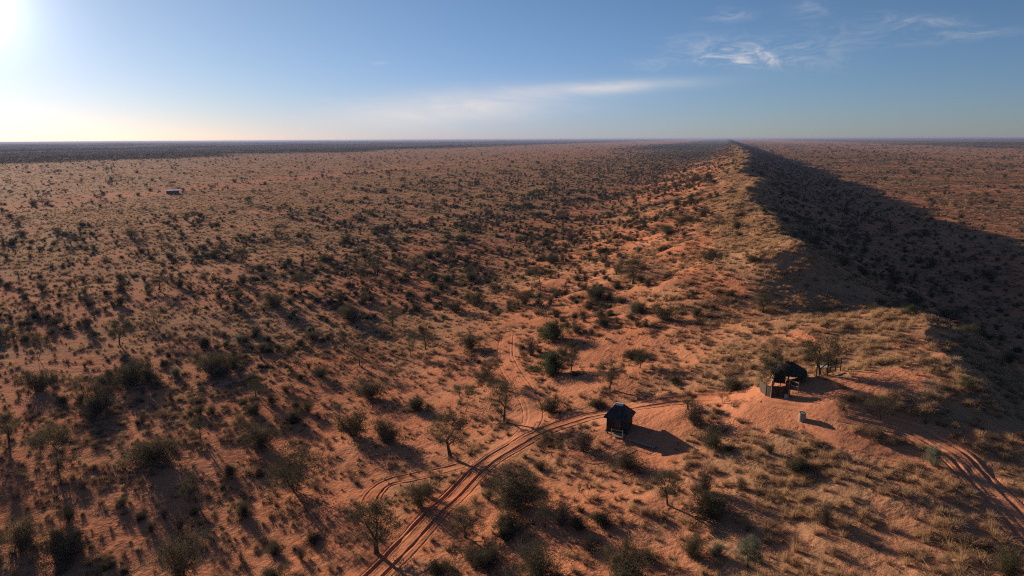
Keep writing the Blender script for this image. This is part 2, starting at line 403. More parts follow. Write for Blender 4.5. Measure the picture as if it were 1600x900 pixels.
link('ground', gm, kind='structure', label='red Kalahari-like sand plain with a long grassed dune ridge'.replace('Kalahari-like ', ''))

# tracks: ribbons with real ruts
for name, (pix, hw, ruts) in TRACKS.items():
    P = PATHS[name]; T = np.gradient(P, axis=0); T /= np.linalg.norm(T, axis=1)[:, None]; N = np.stack([T[:, 1], -T[:, 0]], 1)
    offs = np.arange(-hw, hw+.01, .07 if hw > 1 else .08); n = len(P); L = np.cumsum(np.full(n, .25))
    X = P[:, 0, None]+N[:, 0, None]*offs; Y = P[:, 1, None]+N[:, 1, None]*offs
    Z = hbase(X.ravel(), Y.ravel()).reshape(X.shape)
    for k, (o_, dp_, ww) in enumerate(ruts):
        wander = .10*perlin(L/6, L*0+k*5+hw)+.03*perlin(L/1.2, L*0+k)
        strength = dp_*np.clip(.85+.75*perlin(L/5, L*0+k*9+1)+.3*perlin(L/1.1, L*0+k*3+1), .12, 2)
        q = (offs[None]-(o_+wander)[:, None])/ww
        Z += -strength[:, None]*np.exp(-(q**4)) + .45*strength[:, None]*np.exp(-((np.abs(q)-1.45)/.45)**2)
    edge = np.abs(offs)/hw
    fade = np.minimum(np.arange(n), np.arange(n)[::-1])*.25
    Z += .02-.25*sstep(.86, 1.0, edge)[None] - .25*sstep(1.0, 0.0, fade)[:, None]
    V = np.stack([X, Y, Z], -1).reshape(-1, 3); m_ = len(offs)
    ii, jj = np.meshgrid(np.arange(n-1), np.arange(m_-1), indexing='ij')
    Fq = np.stack([ii*m_+jj, ii*m_+jj+1, (ii+1)*m_+jj+1, (ii+1)*m_+jj], -1).reshape(-1, 4)[:, ::-1]
    link(name, mesh_np(name, V, Fq, M_TRACK, True), kind='structure')

# ------------------------------------------------------------------ vegetation builders
def leaf_faces(P, size, g, elong=1.6, flat=.0):
    """a small diamond leaf spray at every point"""
    n = len(P); a = g.normal(size=(n, 3)); a[:, 2] *= (1-flat); a /= np.linalg.norm(a, axis=1)[:, None]
    b = np.cross(a, g.normal(size=(n, 3))); b /= np.linalg.norm(b, axis=1)[:, None]
    sz = size*g.uniform(.6, 1.4, (n, 1)); V = np.stack([P-a*sz*elong, P-b*sz, P+a*sz*elong, P+b*sz], 1).reshape(-1, 3)
    F = np.arange(4*n).reshape(-1, 4); return V, F
def slivers(A, B, wd, g):
    """thin twig blades from A to B"""
    n = len(A); d = B-A; s_ = np.cross(d, g.normal(size=(n, 3))); s_ /= np.linalg.norm(s_, axis=1)[:, None]+1e-9
    w_ = np.asarray(wd).reshape(-1, 1)*np.ones((n, 1))
    V = np.stack([A-s_*w_, A+s_*w_, B+s_*w_*.3, B-s_*w_*.3], 1).reshape(-1, 3)
    return V, np.arange(4*n).reshape(-1, 4)
def join(parts):
    Vs, Fs, b = [], [], 0
    for V, F in parts: Vs.append(V); Fs.append(F+b); b += len(V)
    return np.vstack(Vs), np.vstack(Fs)
def tube_np(path, rad, n=5):
    path = np.array(path); V = []; m = len(path)
    for i in range(m):
        d = path[min(i+1, m-1)]-path[max(i-1, 0)]; d /= np.linalg.norm(d)+1e-9
        u = np.cross(d, [.3, .9, .1]); u /= np.linalg.norm(u); v = np.cross(d, u)
        for k in range(n):
            th = 2*math.pi*k/n; V.append(path[i]+rad[i]*(u*math.cos(th)+v*math.sin(th)))
    F = [(i*n+k, i*n+(k+1) % n, (i+1)*n+(k+1) % n, (i+1)*n+k) for i in range(m-1) for k in range(n)]
    return np.array(V), np.array(F)

def make_tree(seed, form='round', leaf=1.0, stems=1, leafmat=None):
    """unit tree: height 1, crown radius about .5; returns trunk mesh, crown mesh"""
    g = np.random.default_rng(seed); tubes = []; tips = []; twA = []; twB = []
    trunk_h = {'round': .22, 'flat': .48, 'tall': .28, 'bare': .25}[form]
    def branch(p, d, L, r, lev):
        n = 4; pts = [p]; rad = [r]; dd = d.copy()
        for i in range(n):
            dd = dd+g.normal(size=3)*.16; 
            if form == 'flat' and lev >= 1: dd[2] *= .8
            dd /= np.linalg.norm(dd); pts.append(pts[-1]+dd*L/n); rad.append(r*(1-.45*(i+1)/n))
        tubes.append(tube_np(pts, rad, 5 if lev < 2 else 3))
        if lev >= (4 if form == 'bare' else 3): tips.append(pts[-1]); tips.append(pts[-2]); return
        k = g.integers(2, 4) if lev < 2 else g.integers(2, 5)
        for j in range(k):
            az_ = g.uniform(0, 2*math.pi); sp = {'round': .75, 'flat': 1.15, 'tall': .45, 'bare': .65}[form]*g.uniform(.6, 1.25)
            u = np.cross(dd, [math.cos(az_), math.sin(az_), .1]); u /= np.linalg.norm(u)
            nd = dd*math.cos(sp)+u*math.sin(sp); nd[2] += .18 if form != 'flat' else .05
            nd /= np.linalg.norm(nd); branch(pts[-1] if j else pts[-1], nd, L*g.uniform(.62, .85), rad[-1]*.75, lev+1)
            if g.random() < .5 and lev < 2:
                i_ = g.integers(2, n); nd2 = nd+g.normal(size=3)*.3; nd2 /= np.linalg.norm(nd2)
                branch(pts[i_], nd2, L*.55, rad[i_]*.5, lev+1)
    for s_ in range(stems):
        d = np.array([g.normal()*.12, g.normal()*.12, 1.0])
        if stems > 1:
            th = 2*math.pi*s_/stems+g.uniform(-.4, .4); d = np.array([math.cos(th)*.55, math.sin(th)*.55, 1.0])
        d /= np.linalg.norm(d)
        branch(np.array([g.normal()*.01, g.normal()*.01, -.04]), d, trunk_h*g.uniform(.85, 1.2)+.04, .030/stems**.5, 0)
    tips_ = np.array(tips); tz = tips_[:, 2].max(); tr = np.percentile(np.hypot(tips_[:, 0], tips_[:, 1]), 90)
    tv, tf = join(tubes)
    # scale to unit height / .5 radius
    sx_ = .44/tr; sz = .93/tz
    S = np.array([sx_, sx_, sz]); tv = tv*S; tips_ = tips_*S
    cl = []
    if form == 'bare':
        idx = np.repeat(np.arange(len(tips_)), max(3, int(2600/len(tips_))))
        A_ = tips_[idx]; B_ = A_+g.normal(size=A_.shape)*np.array([.055, .055, .05])+(A_-[0, 0, .4])*.10; cl.append(slivers(A_, B_, .0022, g))
    else:
        cz, rx, rz_ = {'round': (.62, .47, .37), 'flat': (.83, .50, .15), 'tall': (.60, .46, .40)}[form]
        nc = {'round': 75, 'flat': 62, 'tall': 64}[form]
        q = g.normal(size=(nc, 3)); q /= np.linalg.norm(q, axis=1)[:, None]; q *= g.uniform(.25, 1.0, (nc, 1))**.45
        if stems > 2: cz, rz_ = .55, .43
        C = q*np.array([rx, rx, rz_])*(1+.14*g.normal(size=(nc, 1)))+np.array([0, 0, cz])
        if form == 'flat': C[:, 2] += -.10*(q[:, 0]**2+q[:, 1]**2)+.04
        C = C[g.random(nc) < .85]; C = np.vstack([C, tips_[g.integers(0, len(tips_), 22)]]); nc = len(C)
        d2 = ((C[:, None]-tips_[None])**2).sum(2); near_ = tips_[d2.argmin(1)]
        cl.append(slivers(near_, C, .0035, g))
        wgt = g.uniform(.25, 1.5, nc); sp = g.uniform(.045, .085, nc)
        it = g.choice(nc, 2600, p=wgt/wgt.sum()); A_ = C[it]+g.normal(size=(2600, 3))*sp[it, None]*np.array([.7, .7, .5]); B_ = A_+g.normal(size=A_.shape)*.035
        cl.append(slivers(A_, B_, .0014, g))
        nl = int(6500*leaf); i2 = g.choice(nc, nl, p=wgt/wgt.sum())
        cl.append(leaf_faces(C[i2]+g.normal(size=(nl, 3))*sp[i2, None]*np.array([1, 1, .62]), .0068, g, 1.7))
    cv, cf = join(cl)
    tm = mesh_np('trunk', tv, tf, M_BARK); cm = mesh_np('crown', cv, cf, leafmat or M_LEAF)
    return tm, cm
def make_shrub(seed, mat, dens=1.0, form='dome', n=9000):
    """unit shrub: height 1, radius about .75"""
    g = np.random.default_rng(seed); tips = []; A_ = []; B_ = []
    ns = 34
    for i in range(ns):
        th = g.uniform(0, 2*math.pi); ph = abs(g.normal())*.55+.12
        if form == 'spiky': ph *= .6
        L = g.uniform(.65, 1.05)*(1 if form != 'low' else .85)
        d = np.array([math.sin(ph)*math.cos(th), math.sin(ph)*math.sin(th), math.cos(ph)])
        if form == 'low': d[2] *= .7
        p = np.array([g.normal()*.05, g.normal()*.05, -.03])
        for q in range(3):
            d2 = d+g.normal(size=3)*.14; p2 = p+d2*L/3; A_.append(p); B_.append(p2); p = p2; tips.append((p, .35+.25*q))
    A_ = np.array(A_); B_ = np.array(B_); tp = np.array([t[0] for t in tips]); 
    wgt = np.array([t[1] for t in tips]); wgt *= np.repeat(g.uniform(.3, 1.6, ns), 3)
    idx = g.choice(len(tp), int(n*dens), p=wgt/wgt.sum())
    Pn = tp[idx]+g.normal(size=(len(idx), 3))*np.array([.12, .12, .085]); Pn[:, 2] = np.abs(Pn[:, 2])
    i3 = g.choice(len(tp), 1400); C_ = tp[i3]+g.normal(size=(1400, 3))*.05; D_ = C_+g.normal(size=C_.shape)*.12+np.array([0, 0, .05])
    V, F = join([slivers(A_, B_, .012, g), slivers(C_, D_, .0032, g), leaf_faces(Pn, .0115, g, 1.7)])
    V[:, 2] = np.maximum(V[:, 2], -.05)
    return mesh_np('shrub', V, F, mat)
def make_tuft(seed, mat, blades=130, h=1.0, spread=.46, wd=.011):
    g = np.random.default_rng(seed); th = g.uniform(0, 2*math.pi, blades); lean = np.abs(g.normal(size=blades))*spread
    b = np.stack([np.cos(th), np.sin(th), th*0], 1)*g.uniform(0, .22, (blades, 1)); hh = h*g.uniform(.6, 1.05, blades)
    out = np.stack([np.cos(th), np.sin(th), th*0], 1)
    m_ = b+out*(lean*.42)[:, None]*hh[:, None]+np.array([0, 0, 1])*hh[:, None]*.55
    t_ = b+out*(lean*1.1)[:, None]*hh[:, None]+np.array([0, 0, 1])*hh[:, None]*(1-.25*lean[:, None])
    V, F = join([slivers(b-np.array([0, 0, .05]), m_, wd, g), slivers(m_, t_, wd*.8, g)])
    return mesh_np('tuft', V, F, mat)

TREES = {}
for key, args in dict(round1=(1, 'round', 1.0), round2=(2, 'round', .8), round3=(3, 'round', .55), multi=(4, 'round', .8, 4), flat1=(5, 'flat', .9), flat2=(6, 'flat', .6),
                      tall=(7, 'tall', .6), airy=(8, 'tall', .35), thin=(9, 'round', .25, 2), bare1=(10, 'bare', 0), bare2=(12, 'bare', 0, 2)).items():
    TREES[key] = make_tree(*args)
TREES['pale'] = make_tree(21, 'round', 2.2, 1, M_PALE)
TREES['green'] = make_tree(22, 'round', 1.4, 1, M_GREEN)
SHRUBS = {}
for i in range(3): SHRUBS['dark%d' % i] = make_shrub(40+i, M_LEAF, (1.1, .8, .5)[i])
for i in range(3): SHRUBS['low%d' % i] = make_shrub(50+i, M_LEAF, (.9, .6, .4)[i], 'low')
for i in range(3): SHRUBS['twiggy%d' % i] = make_shrub(60+i, M_TWIG, (.35, .2, .1)[i], 'spiky')
SHRUBS['green0'] = make_shrub(70, M_GREEN, 1.3); SHRUBS['pale0'] = make_shrub(71, M_PALE, .9)

# ------------------------------------------------------------------ landmark buildings and fittings
M_WOODDARK = simple('dark_weathered_timber', (.030, .024, .021), .35, 5, stretch=(6, 6, .6))
M_ROOF = simple('charcoal_roof_sheet', (.034, .034, .037), .2, 3, rough=.75, spec=.25)
M_RIDGE = simple('pale_metal_ridge', (.62, .60, .56), .12, 8, rough=.6, spec=.3)
M_POLE = simple('sun_bleached_pole', (.30, .215, .15), .3, 12, stretch=(1, 1, .3))
M_THATCH = simple('dark_thatch', (.036, .031, .029), .4, 22, stretch=(1, 1, .25))
M_REED = simple('brown_reed_screen', (.055, .035, .024), .4, 30, stretch=(1, 1, .1))
M_DRUM = simple('faded_grey_drum', (.24, .235, .20), .2, 5, rough=.6)
M_SUNLIT_END = simple('sunlit_white_sheet', (.80, .79, .77), .08, 2, rough=.5)  # shed's left end, white because the sun on it is put into the colour
M_METAL = simple('white_metal_roof', (.50, .49, .50), .05, 2, rough=.3, spec=.9)
M_SHADEWALL = simple('shaded_brown_wall', (.11, .085, .075), .2, 2)  # shed's other walls, their shade put into the dark brown
M_PLANK = simple('grey_boardwalk_planks', (.33, .24, .18), .3, 10, stretch=(1, 8, 1))
M_GLASS = simple('dark_pane', (.02, .022, .026), .2, 2, rough=.25, spec=.5)

def empty(name, loc, rz, label, cat, group=None):
    o = bpy.data.objects.new(name, None); COL.objects.link(o); o.location = loc; o.rotation_euler.z = rz
    o['label'] = label; o['category'] = cat
    if group: o['group'] = group
    return o
OCC = []                                             # x, y, r kept clear of scattered plants

# --- stilted hut beside the track
hx, hy, hz, hd = hit(971, 680)
OCC.append((hx, hy+1.2, 3.4))
hut = empty('stilted_hut', (hx, hy+1.3, hz), R(-26), 'small black timber hut on stilts beside the curve of the sandy track', 'hut')
hut.scale = (.71, .71, .72)
W_, D_, FL, WH, RH = 2.75, 2.75, .22, 2.0, 1.5
g = Geo()
for i in range(17):                                  # vertical boards, front and back / sides
    a_ = -W_/2+W_*(i+.5)/17
    for sgn in (-1, 1):
        g.box((a_, sgn*D_/2, FL+WH/2), (W_/17*.93, .035, WH)); g.box((sgn*W_/2, a_, FL+WH/2), (.035, D_/17*.93, WH))
g.box((0, 0, FL+WH/2), (W_-.06, D_-.06, WH-.02))
link('wall', g.mesh('wall', M_WOODDARK), hut)
g = Geo(); g.box((0, 0, FL-.07), (W_+.25, D_+.25, .12)); link('floor_platform', g.mesh('floor_platform', M_WOODDARK), hut)
e = .35; zt = FL+WH
g = Geo(); ov = W_/2+e
rv = [(-ov, -ov, zt-.12), (ov, -ov, zt-.12), (ov, ov, zt-.12), (-ov, ov, zt-.12), (-.42, 0, zt+RH), (.42, 0, zt+RH)]
rv2 = [(x_, y_, z_-.09) for x_, y_, z_ in rv]
g.add(rv+rv2, [(0, 1, 5, 4), (1, 2, 5), (2, 3, 4, 5), (3, 0, 4), (7, 6, 10, 11), (8, 7, 11), (9, 8, 11, 10), (6, 9, 10), (0, 6, 7, 1), (1, 7, 8, 2), (2, 8, 9, 3), (3, 9, 6, 0)])
rf = link('roof', g.mesh('roof', M_ROOF), hut)
g = Geo(); g.box((0, -.05, zt+RH+.02), (1.05, .30, .05), 0); g.box((0, -.24, zt+RH-.11), (1.0, .30, .04), 0, ('X', math.atan2(RH, ov)))
link('ridge_cap', g.mesh('ridge_cap', M_RIDGE), rf)
g = Geo()
for s1 in (0, 1):
    for a_, b_ in ((rv[0], rv[4]), (rv[1], rv[5])): pass
for a_, b_ in ((0, 4), (1, 5), (2, 5), (3, 4)): g.tube(rv[a_], rv[b_], .05, n=5)
link('hip_rib', g.mesh('hip_rib', M_ROOF), rf)
for sx_ in (-1, 1):
    for sy in (-1, 1):
        g = Geo(); g.tube((sx_*(W_/2-.1), sy*(D_/2-.1), -.5), (sx_*(W_/2-.1), sy*(D_/2-.1), FL-.1), .09, n=8); link('stilt', g.mesh('stilt', M_WOODDARK), hut)
g = Geo(); g.box((.2, -D_/2-.045, FL+.95), (.8, .05, 1.85)); dr = link('door', g.mesh('door', simple('plank_door', (.075, .055, .042), .3, 6, stretch=(8, 1, 1))), hut)
g = Geo(); g.box((.5, -D_/2-.095, FL+.95), (.04, .05, .16)); link('handle', g.mesh('handle', M_RIDGE), dr)
g = Geo(); g.box((-W_/2-.03, 0, FL+1.25), (.05, .8, .6)); wn_ = link('window', g.mesh('window', M_GLASS), hut)
g = Geo()
for zz_ in (.93, 1.57): g.box((-W_/2-.05, 0, FL+zz_), (.06, .95, .06))
for yy_ in (-.44, .44): g.box((-W_/2-.05, yy_, FL+1.25), (.06, .06, .58))
link('frame', g.mesh('frame', M_WOODDARK), wn_)
# porch landing with its posts
g = Geo(); 
for i in range(6): g.box((.55+.0, -D_/2-.25-.22*i, FL-.05), (1.6, .2, .05))
link('landing', g.mesh('landing', M_PLANK), hut)
for px_, py_ in ((-.2, -1.4), (1.3, -1.4)):
    g = Geo(); g.tube((px_, -D_/2+py_, -.5), (px_, -D_/2+py_, FL+.95), .055, n=7); link('post', g.mesh('post', M_POLE), hut)
g = Geo(); g.tube((-.2, -D_/2-1.4, FL+.85), (1.3, -D_/2-1.4, FL+.85), .035, n=6); link('handrail', g.mesh('handrail', M_POLE), hut)

# --- boardwalk leading from the hut
bw0 = np.array(hit(984, 688)[:3]); bw1 = np.array(hit(1024, 701)[:3])
dv = bw1-bw0; L_ = np.linalg.norm(dv[:2]); rz_ = math.atan2(dv[1], dv[0])
bwk = empty('boardwalk', (*bw0[:2], bw0[2]), rz_, 'narrow plank boardwalk on the sand running right from the stilted hut', 'boardwalk')
g = Geo(); npl = int(L_/.2)
for i in range(npl): g.box(((i+.5)*L_/npl, 0, .12+dv[2]*(i+.5)/npl), (.17, .34, .03))
link('deck', g.mesh('deck', M_PLANK), bwk)
for sy in (-.19, .19):
    g = Geo(); g.tube((0, sy, .13), (L_, sy, .13+dv[2]), .045, n=6)
    for q in np.linspace(.05, .95, 4): g.tube((q*L_, sy, -.3+dv[2]*q), (q*L_, sy, .13+dv[2]*q), .045, n=6)
    link('bearer', g.mesh('bearer', M_POLE), bwk)
OCC += [(float(bw0[0]+dv[0]*q), float(bw0[1]+dv[1]*q), 1.0) for q in (.2, .6, 1)]

# --- open thatched shelter
sx0, sy0, sz0, sd0 = hit(1242, 603)
OCC.append((sx0, sy0, 4.2))
sh = empty('thatched_shelter', (sx0, sy0+1.5, sz0), R(-22), 'dark thatched shelter with a broad hipped roof behind the reed screen', 'shelter')
sh.scale = (.54, .54, .54)
g = Geo(); rw, rd, rh0, rh1 = 2.75, 2.5, 1.7, 3.15
rings = []
for k, (q, z_) in enumerate(((1.0, rh0-.22), (1.0, rh0), (.78, rh0+.42), (.5, rh0+.95), (.2, rh1-.12), (.06, rh1))):
    ring = []
    for j in range(28):
        th = 2*math.pi*j/28; ex = (abs(math.cos(th))**4+abs(math.sin(th))**4)**-.25
        jit = 1+.02*math.sin(j*7.3+k)
        ring.append((math.cos(th)*ex*rw*q*jit+(.35*math.cos(th) if k == 5 else 0), math.sin(th)*ex*rd*q*jit, z_+.04*math.sin(j*3.1+k*2)))
    rings.append(ring)
V = [v for r_ in rings for v in r_]; F = [(k*28+j, k*28+(j+1) % 28, (k+1)*28+(j+1) % 28, (k+1)*28+j) for k in range(5) for j in range(28)]
F += [tuple(range(5*28, 6*28)), tuple(range(27, -1, -1))]; g.add(V, F); rf = link('roof', g.mesh('roof', M_THATCH), sh)
g = Geo(); g.tube((-.7, 0, rh1+.02), (.7, 0, rh1+.02), .13, n=8); link('ridge_roll', g.mesh('ridge_roll', M_THATCH), rf)
gg = np.random.default_rng(3); nS = 900; th = gg.uniform(0, 2*math.pi, nS); ex = (np.abs(np.cos(th))**4+np.abs(np.sin(th))**4)**-.25
E_ = np.stack([np.cos(th)*ex*rw, np.sin(th)*ex*rd, np.full(nS, rh0-.1)], 1); Vs, Fs = slivers(E_*np.array([.97, .97, 1])+[0, 0, .15], E_+np.stack([np.cos(th)*.15, np.sin(th)*.15, -gg.uniform(.1, .3, nS)], 1), .02, gg)
link('eave_fringe', mesh_np('eave_fringe', Vs, Fs, M_THATCH), rf)
for px_, py_ in ((-2.2, -2), (2.2, -2), (-2.2, 2), (2.2, 2), (0, -2), (0, 2)):
    g = Geo(); g.tube((px_, py_, -.4), (px_, py_, rh0+.1), .09, .075, n=8); link('post', g.mesh('post', M_WOODDARK), sh)
g = Geo(); g.box((0, 2.02, .8), (4.3, .06, 1.65)); g.box((-2.22, .0, .8), (.06, 3.9, 1.65)); g.box((-1.3, -2.03, .8), (1.7, .06, 1.65)); g.box((2.22, 1.0, .8), (.06, 1.9, 1.65)); link('wall', g.mesh('wall', M_WOODDARK), sh)
g = Geo(); g.box((.2, .8, .9), (2.2, .6, .06)); g.box((-.75, .8, .42), (.08, .5, .88)); g.box((1.15, .8, .42), (.08, .5, .88)); link('counter', g.mesh('counter', M_PLANK), sh)

# --- curved reed screen in front of it
fp = [hit(*p)[:3] for p in ((1187, 606), (1189, 612), (1196, 618), (1204, 621), (1214, 621), (1224, 621), (1233, 617))]
fc = empty('reed_screen', fp[3], 0, 'curved brown screen of upright reeds and poles left of the thatched shelter', 'screen')
o0 = np.array(fp[3]); pts = [np.array(p)-o0 for p in fp]; dense = []
for a_, b_ in zip(pts[:-1], pts[1:]):
    for q in np.linspace(0, 1, 9)[:-1]: dense.append(a_*(1-q)+b_*q)
gg = np.random.default_rng(5); g = Geo()
for a_, b_ in zip(dense[:-1], dense[1:]):
    m_ = (a_+b_)/2; Ln = np.linalg.norm((b_-a_)[:2]); hh = 1.1+gg.uniform(-.07, .07)
    g.box((m_[0], m_[1], m_[2]+hh/2-.1), (Ln*1.02, .05+gg.uniform(0, .02), hh), math.atan2(b_[1]-a_[1], b_[0]-a_[0]))
link('panel', g.mesh('panel', M_REED), fc)
for k, p in enumerate(pts):
    g = Geo(); hh = 1.6 if k == 3 else 1.15; g.tube((p[0], p[1]-.06, p[2]-.3), (p[0]+.02, p[1]-.06, p[2]+hh), .05, .04, n=6); link('post', g.mesh('post', M_POLE if k == 3 else M_WOODDARK), fc)
g = Geo()
for a_, b_ in zip(pts[:-1], pts[1:]): g.tube((a_[0], a_[1]-.07, a_[2]+1.02), (b_[0], b_[1]-.07, b_[2]+1.02), .035, n=5)
link('rail', g.mesh('rail', M_WOODDARK), fc)
for p in fp: OCC.append((p[0], p[1]+.4, 1.1))
# low pole rail between screen and shelter
p0 = np.array(hit(1219, 603)[:3]); p1 = np.array(hit(1247, 613)[:3])
pr = empty('pole_rail', p0, 0, 'low bleached pole rail in front of the thatched shelter', 'rail')
d_ = p1-p0; g = Geo(); g.tube((0, 0, .85), (d_[0], d_[1], d_[2]+.85), .05, n=6); g.tube((0, 0, .45), (d_[0], d_[1], d_[2]+.45), .04, n=6); link('rail', g.mesh('rail', M_POLE), pr)
for q in (0, .5, 1):
    g = Geo(); g.tube((d_[0]*q, d_[1]*q, d_[2]*q-.3), (d_[0]*q, d_[1]*q, d_[2]*q+.95), .05, n=6); link('post', g.mesh('post', M_POLE), pr)
# small pale drum by the screen end
def drum(px, py, h_, r_, label, mat):
    x_, y_, z_, _ = hit(px, py); OCC.append((x_, y_, 1.0))
    o = empty('water_drum' if h_ > .6 else 'bucket', (x_, y_, z_-.04), .4, label, 'drum' if h_ > .6 else 'bucket'); g = Geo(); n = 20
    prof = [(r_*.97, 0), (r_, .02), (r_, h_*.32), (r_*1.03, h_*.34), (r_, h_*.36), (r_, h_*.64), (r_*1.03, h_*.66), (r_, h_*.68), (r_, h_-.03), (r_*1.02, h_)]
    V = [(a_*math.cos(2*math.pi*j/n), a_*math.sin(2*math.pi*j/n), b_) for a_, b_ in prof for j in range(n)]
    F = [(k*n+j, k*n+(j+1) % n, (k+1)*n+(j+1) % n, (k+1)*n+j) for k in range(len(prof)-1) for j in range(n)]; g.add(V, F)
    link('barrel', g.mesh('barrel', mat), o)
    g = Geo(); g.tube((0, 0, h_-.06), (0, 0, h_-.02), r_*.97, n=20); link('lid', g.mesh('lid', mat), o)
    g = Geo(); g.tube((r_*.5, 0, h_-.03), (r_*.5, 0, h_+.03), .05, n=8); link('cap', g.mesh('cap', M_WOODDARK), o)
drum(1253, 657, .75, .27, 'pale grey upright drum standing alone beside the side track', M_DRUM)
drum(1229, 622, .42, .2, 'small pale bucket at the right end of the reed screen', M_DRUM)
# fireplace posts, bench and rail by the camp tree
for k, (px, py, hh, lab) in enumerate(((1275, 588, 1.6, 'dark upright pole standing between thatched shelter and camp tree'), (1292, 588, 1.5, 'dark upright pole right of the camp tree trunk'))):
    x_, y_, z_, _ = hit(px, py); o = empty('pole', (x_, y_, z_), 0, lab, 'pole')
    g = Geo(); g.tube((0, 0, -.4), (.04, .02, hh), .07, .05, n=7); link('shaft', g.mesh('shaft', M_WOODDARK), o)
    g = Geo(); g.tube((-.35, 0, hh*.72), (.35, .1, hh*.72+.05), .035, n=5); link('crossbar', g.mesh('crossbar', M_WOODDARK), o)
x_, y_, z_, _ = hit(1287, 584); OCC.append((x_, y_, 2.0))
o = empty('camp_table', (x_, y_+.2, z_), R(15), 'pale topped table under the camp tree beside the shelter', 'table'); o.scale = (.8, .8, .8)
g = Geo(); g.box((0, 0, .78), (1.5, .7, .06)); link('tabletop', g.mesh('tabletop', M_RIDGE), o)
for a_ in (-.65, .65):
    for b_ in (-.27, .27):
        g = Geo(); g.tube((a_, b_, -.15), (a_, b_, .75), .035, n=6); link('leg', g.mesh('leg', M_WOODDARK), o)
p0 = np.array(hit(1297, 581)[:3]); p1 = np.array(hit(1313, 580)[:3]); d_ = p1-p0
o = empty('wooden_fence', p0, 0, 'short dark wooden fence right of the camp tree', 'fence')
for zz_ in (.4, .75, 1.05):
    g = Geo(); g.tube((0, 0, zz_), (d_[0], d_[1], d_[2]+zz_), .045, n=6); link('rail', g.mesh('rail', M_WOODDARK), o)
for q in (0, .5, 1):
    g = Geo(); g.tube((d_[0]*q, d_[1]*q, d_[2]*q-.3), (d_[0]*q, d_[1]*q, d_[2]*q+1.3), .055, n=6); link('post', g.mesh('post', M_WOODDARK), o)

# --- far white roofed shed on the plain
x_, y_, z_, _ = hit(270, 302.5); OCC.append((x_, y_, 7))
o = empty('farm_shed', (x_, y_, z_-.1), R(27), 'long low white roofed shed far out on the left plain', 'shed')
L_, Wd, h1, h2 = 7.6, 3.6, 2.15, 2.3
g = Geo(); g.box((0, Wd/2, h2/2-.05), (L_, .12, h2-.1)); g.box((0, -Wd/2, h1/2), (L_, .12, h1)); g.box((L_/2-.06, 0, h1/2), (.1, Wd-.14, h1))
link('wall', g.mesh('wall', M_SHADEWALL), o)
g = Geo(); g.box((-L_/2-.03, 0, h1/2+.1), (.12, Wd+.1, h1+.3)); link('gable', g.mesh('gable', M_SUNLIT_END), o)  # end wall coloured as sunlit, against the shade-coloured front
g = Geo(); g.box((.3, 0, (h1+h2)/2+.12), (L_+1.2, Wd+.9, .12), 0, ('X', math.atan2(h2-h1, Wd))); g.box((.3, -Wd/2-.47, h1+.02), (L_+1.2, .05, .30)); link('roof', g.mesh('roof', M_METAL), o)
g = Geo(); g.box((-1.2, -Wd/2-.08, .9), (.9, .06, 1.7)); link('door', g.mesh('door', M_WOODDARK), o)
for a_ in (.8, 2.6):
    g = Geo(); g.box((a_, -Wd/2-.08, 1.15), (1.0, .05, .6)); link('window', g.mesh('window', M_GLASS), o)

# ------------------------------------------------------------------ hand placed trees and bushes
# (variant, base px, base py, height px, crown width px, label)
def size_at(px, py, hp, wp):
    x_, y_, z_, _ = hit(px, py); D = depth_at(x_, y_, z_); return x_, y_, z_, hp*D/FPX/.95, wp*D/FPX
PLACED = []                                          # (x, y, px, py, label) for naming neighbours
def put_tree(kind, px, py, hp, wp, label, group=None, rz=None, lean=0):
    x_, y_, z_, h_, w_ = size_at(px, py, hp, wp); tm, cm = TREES[kind]
    name = 'dead_tree' if kind.startswith('bare') else 'thorn_tree'
    o = empty(name, (x_, y_, z_-.05), (px*.37 if rz is None else rz) % 6.28, label, 'tree', group)
    o.scale = (w_/.98, w_/.98, h_)
    if lean: o.rotation_euler = (0, lean, 0)
    link('trunk', tm, o); link('twigs' if kind.startswith('bare') else 'crown', cm, o)
    OCC.append((x_, y_, w_*.3)); PLACED.append((x_, y_, px, py, label)); return o
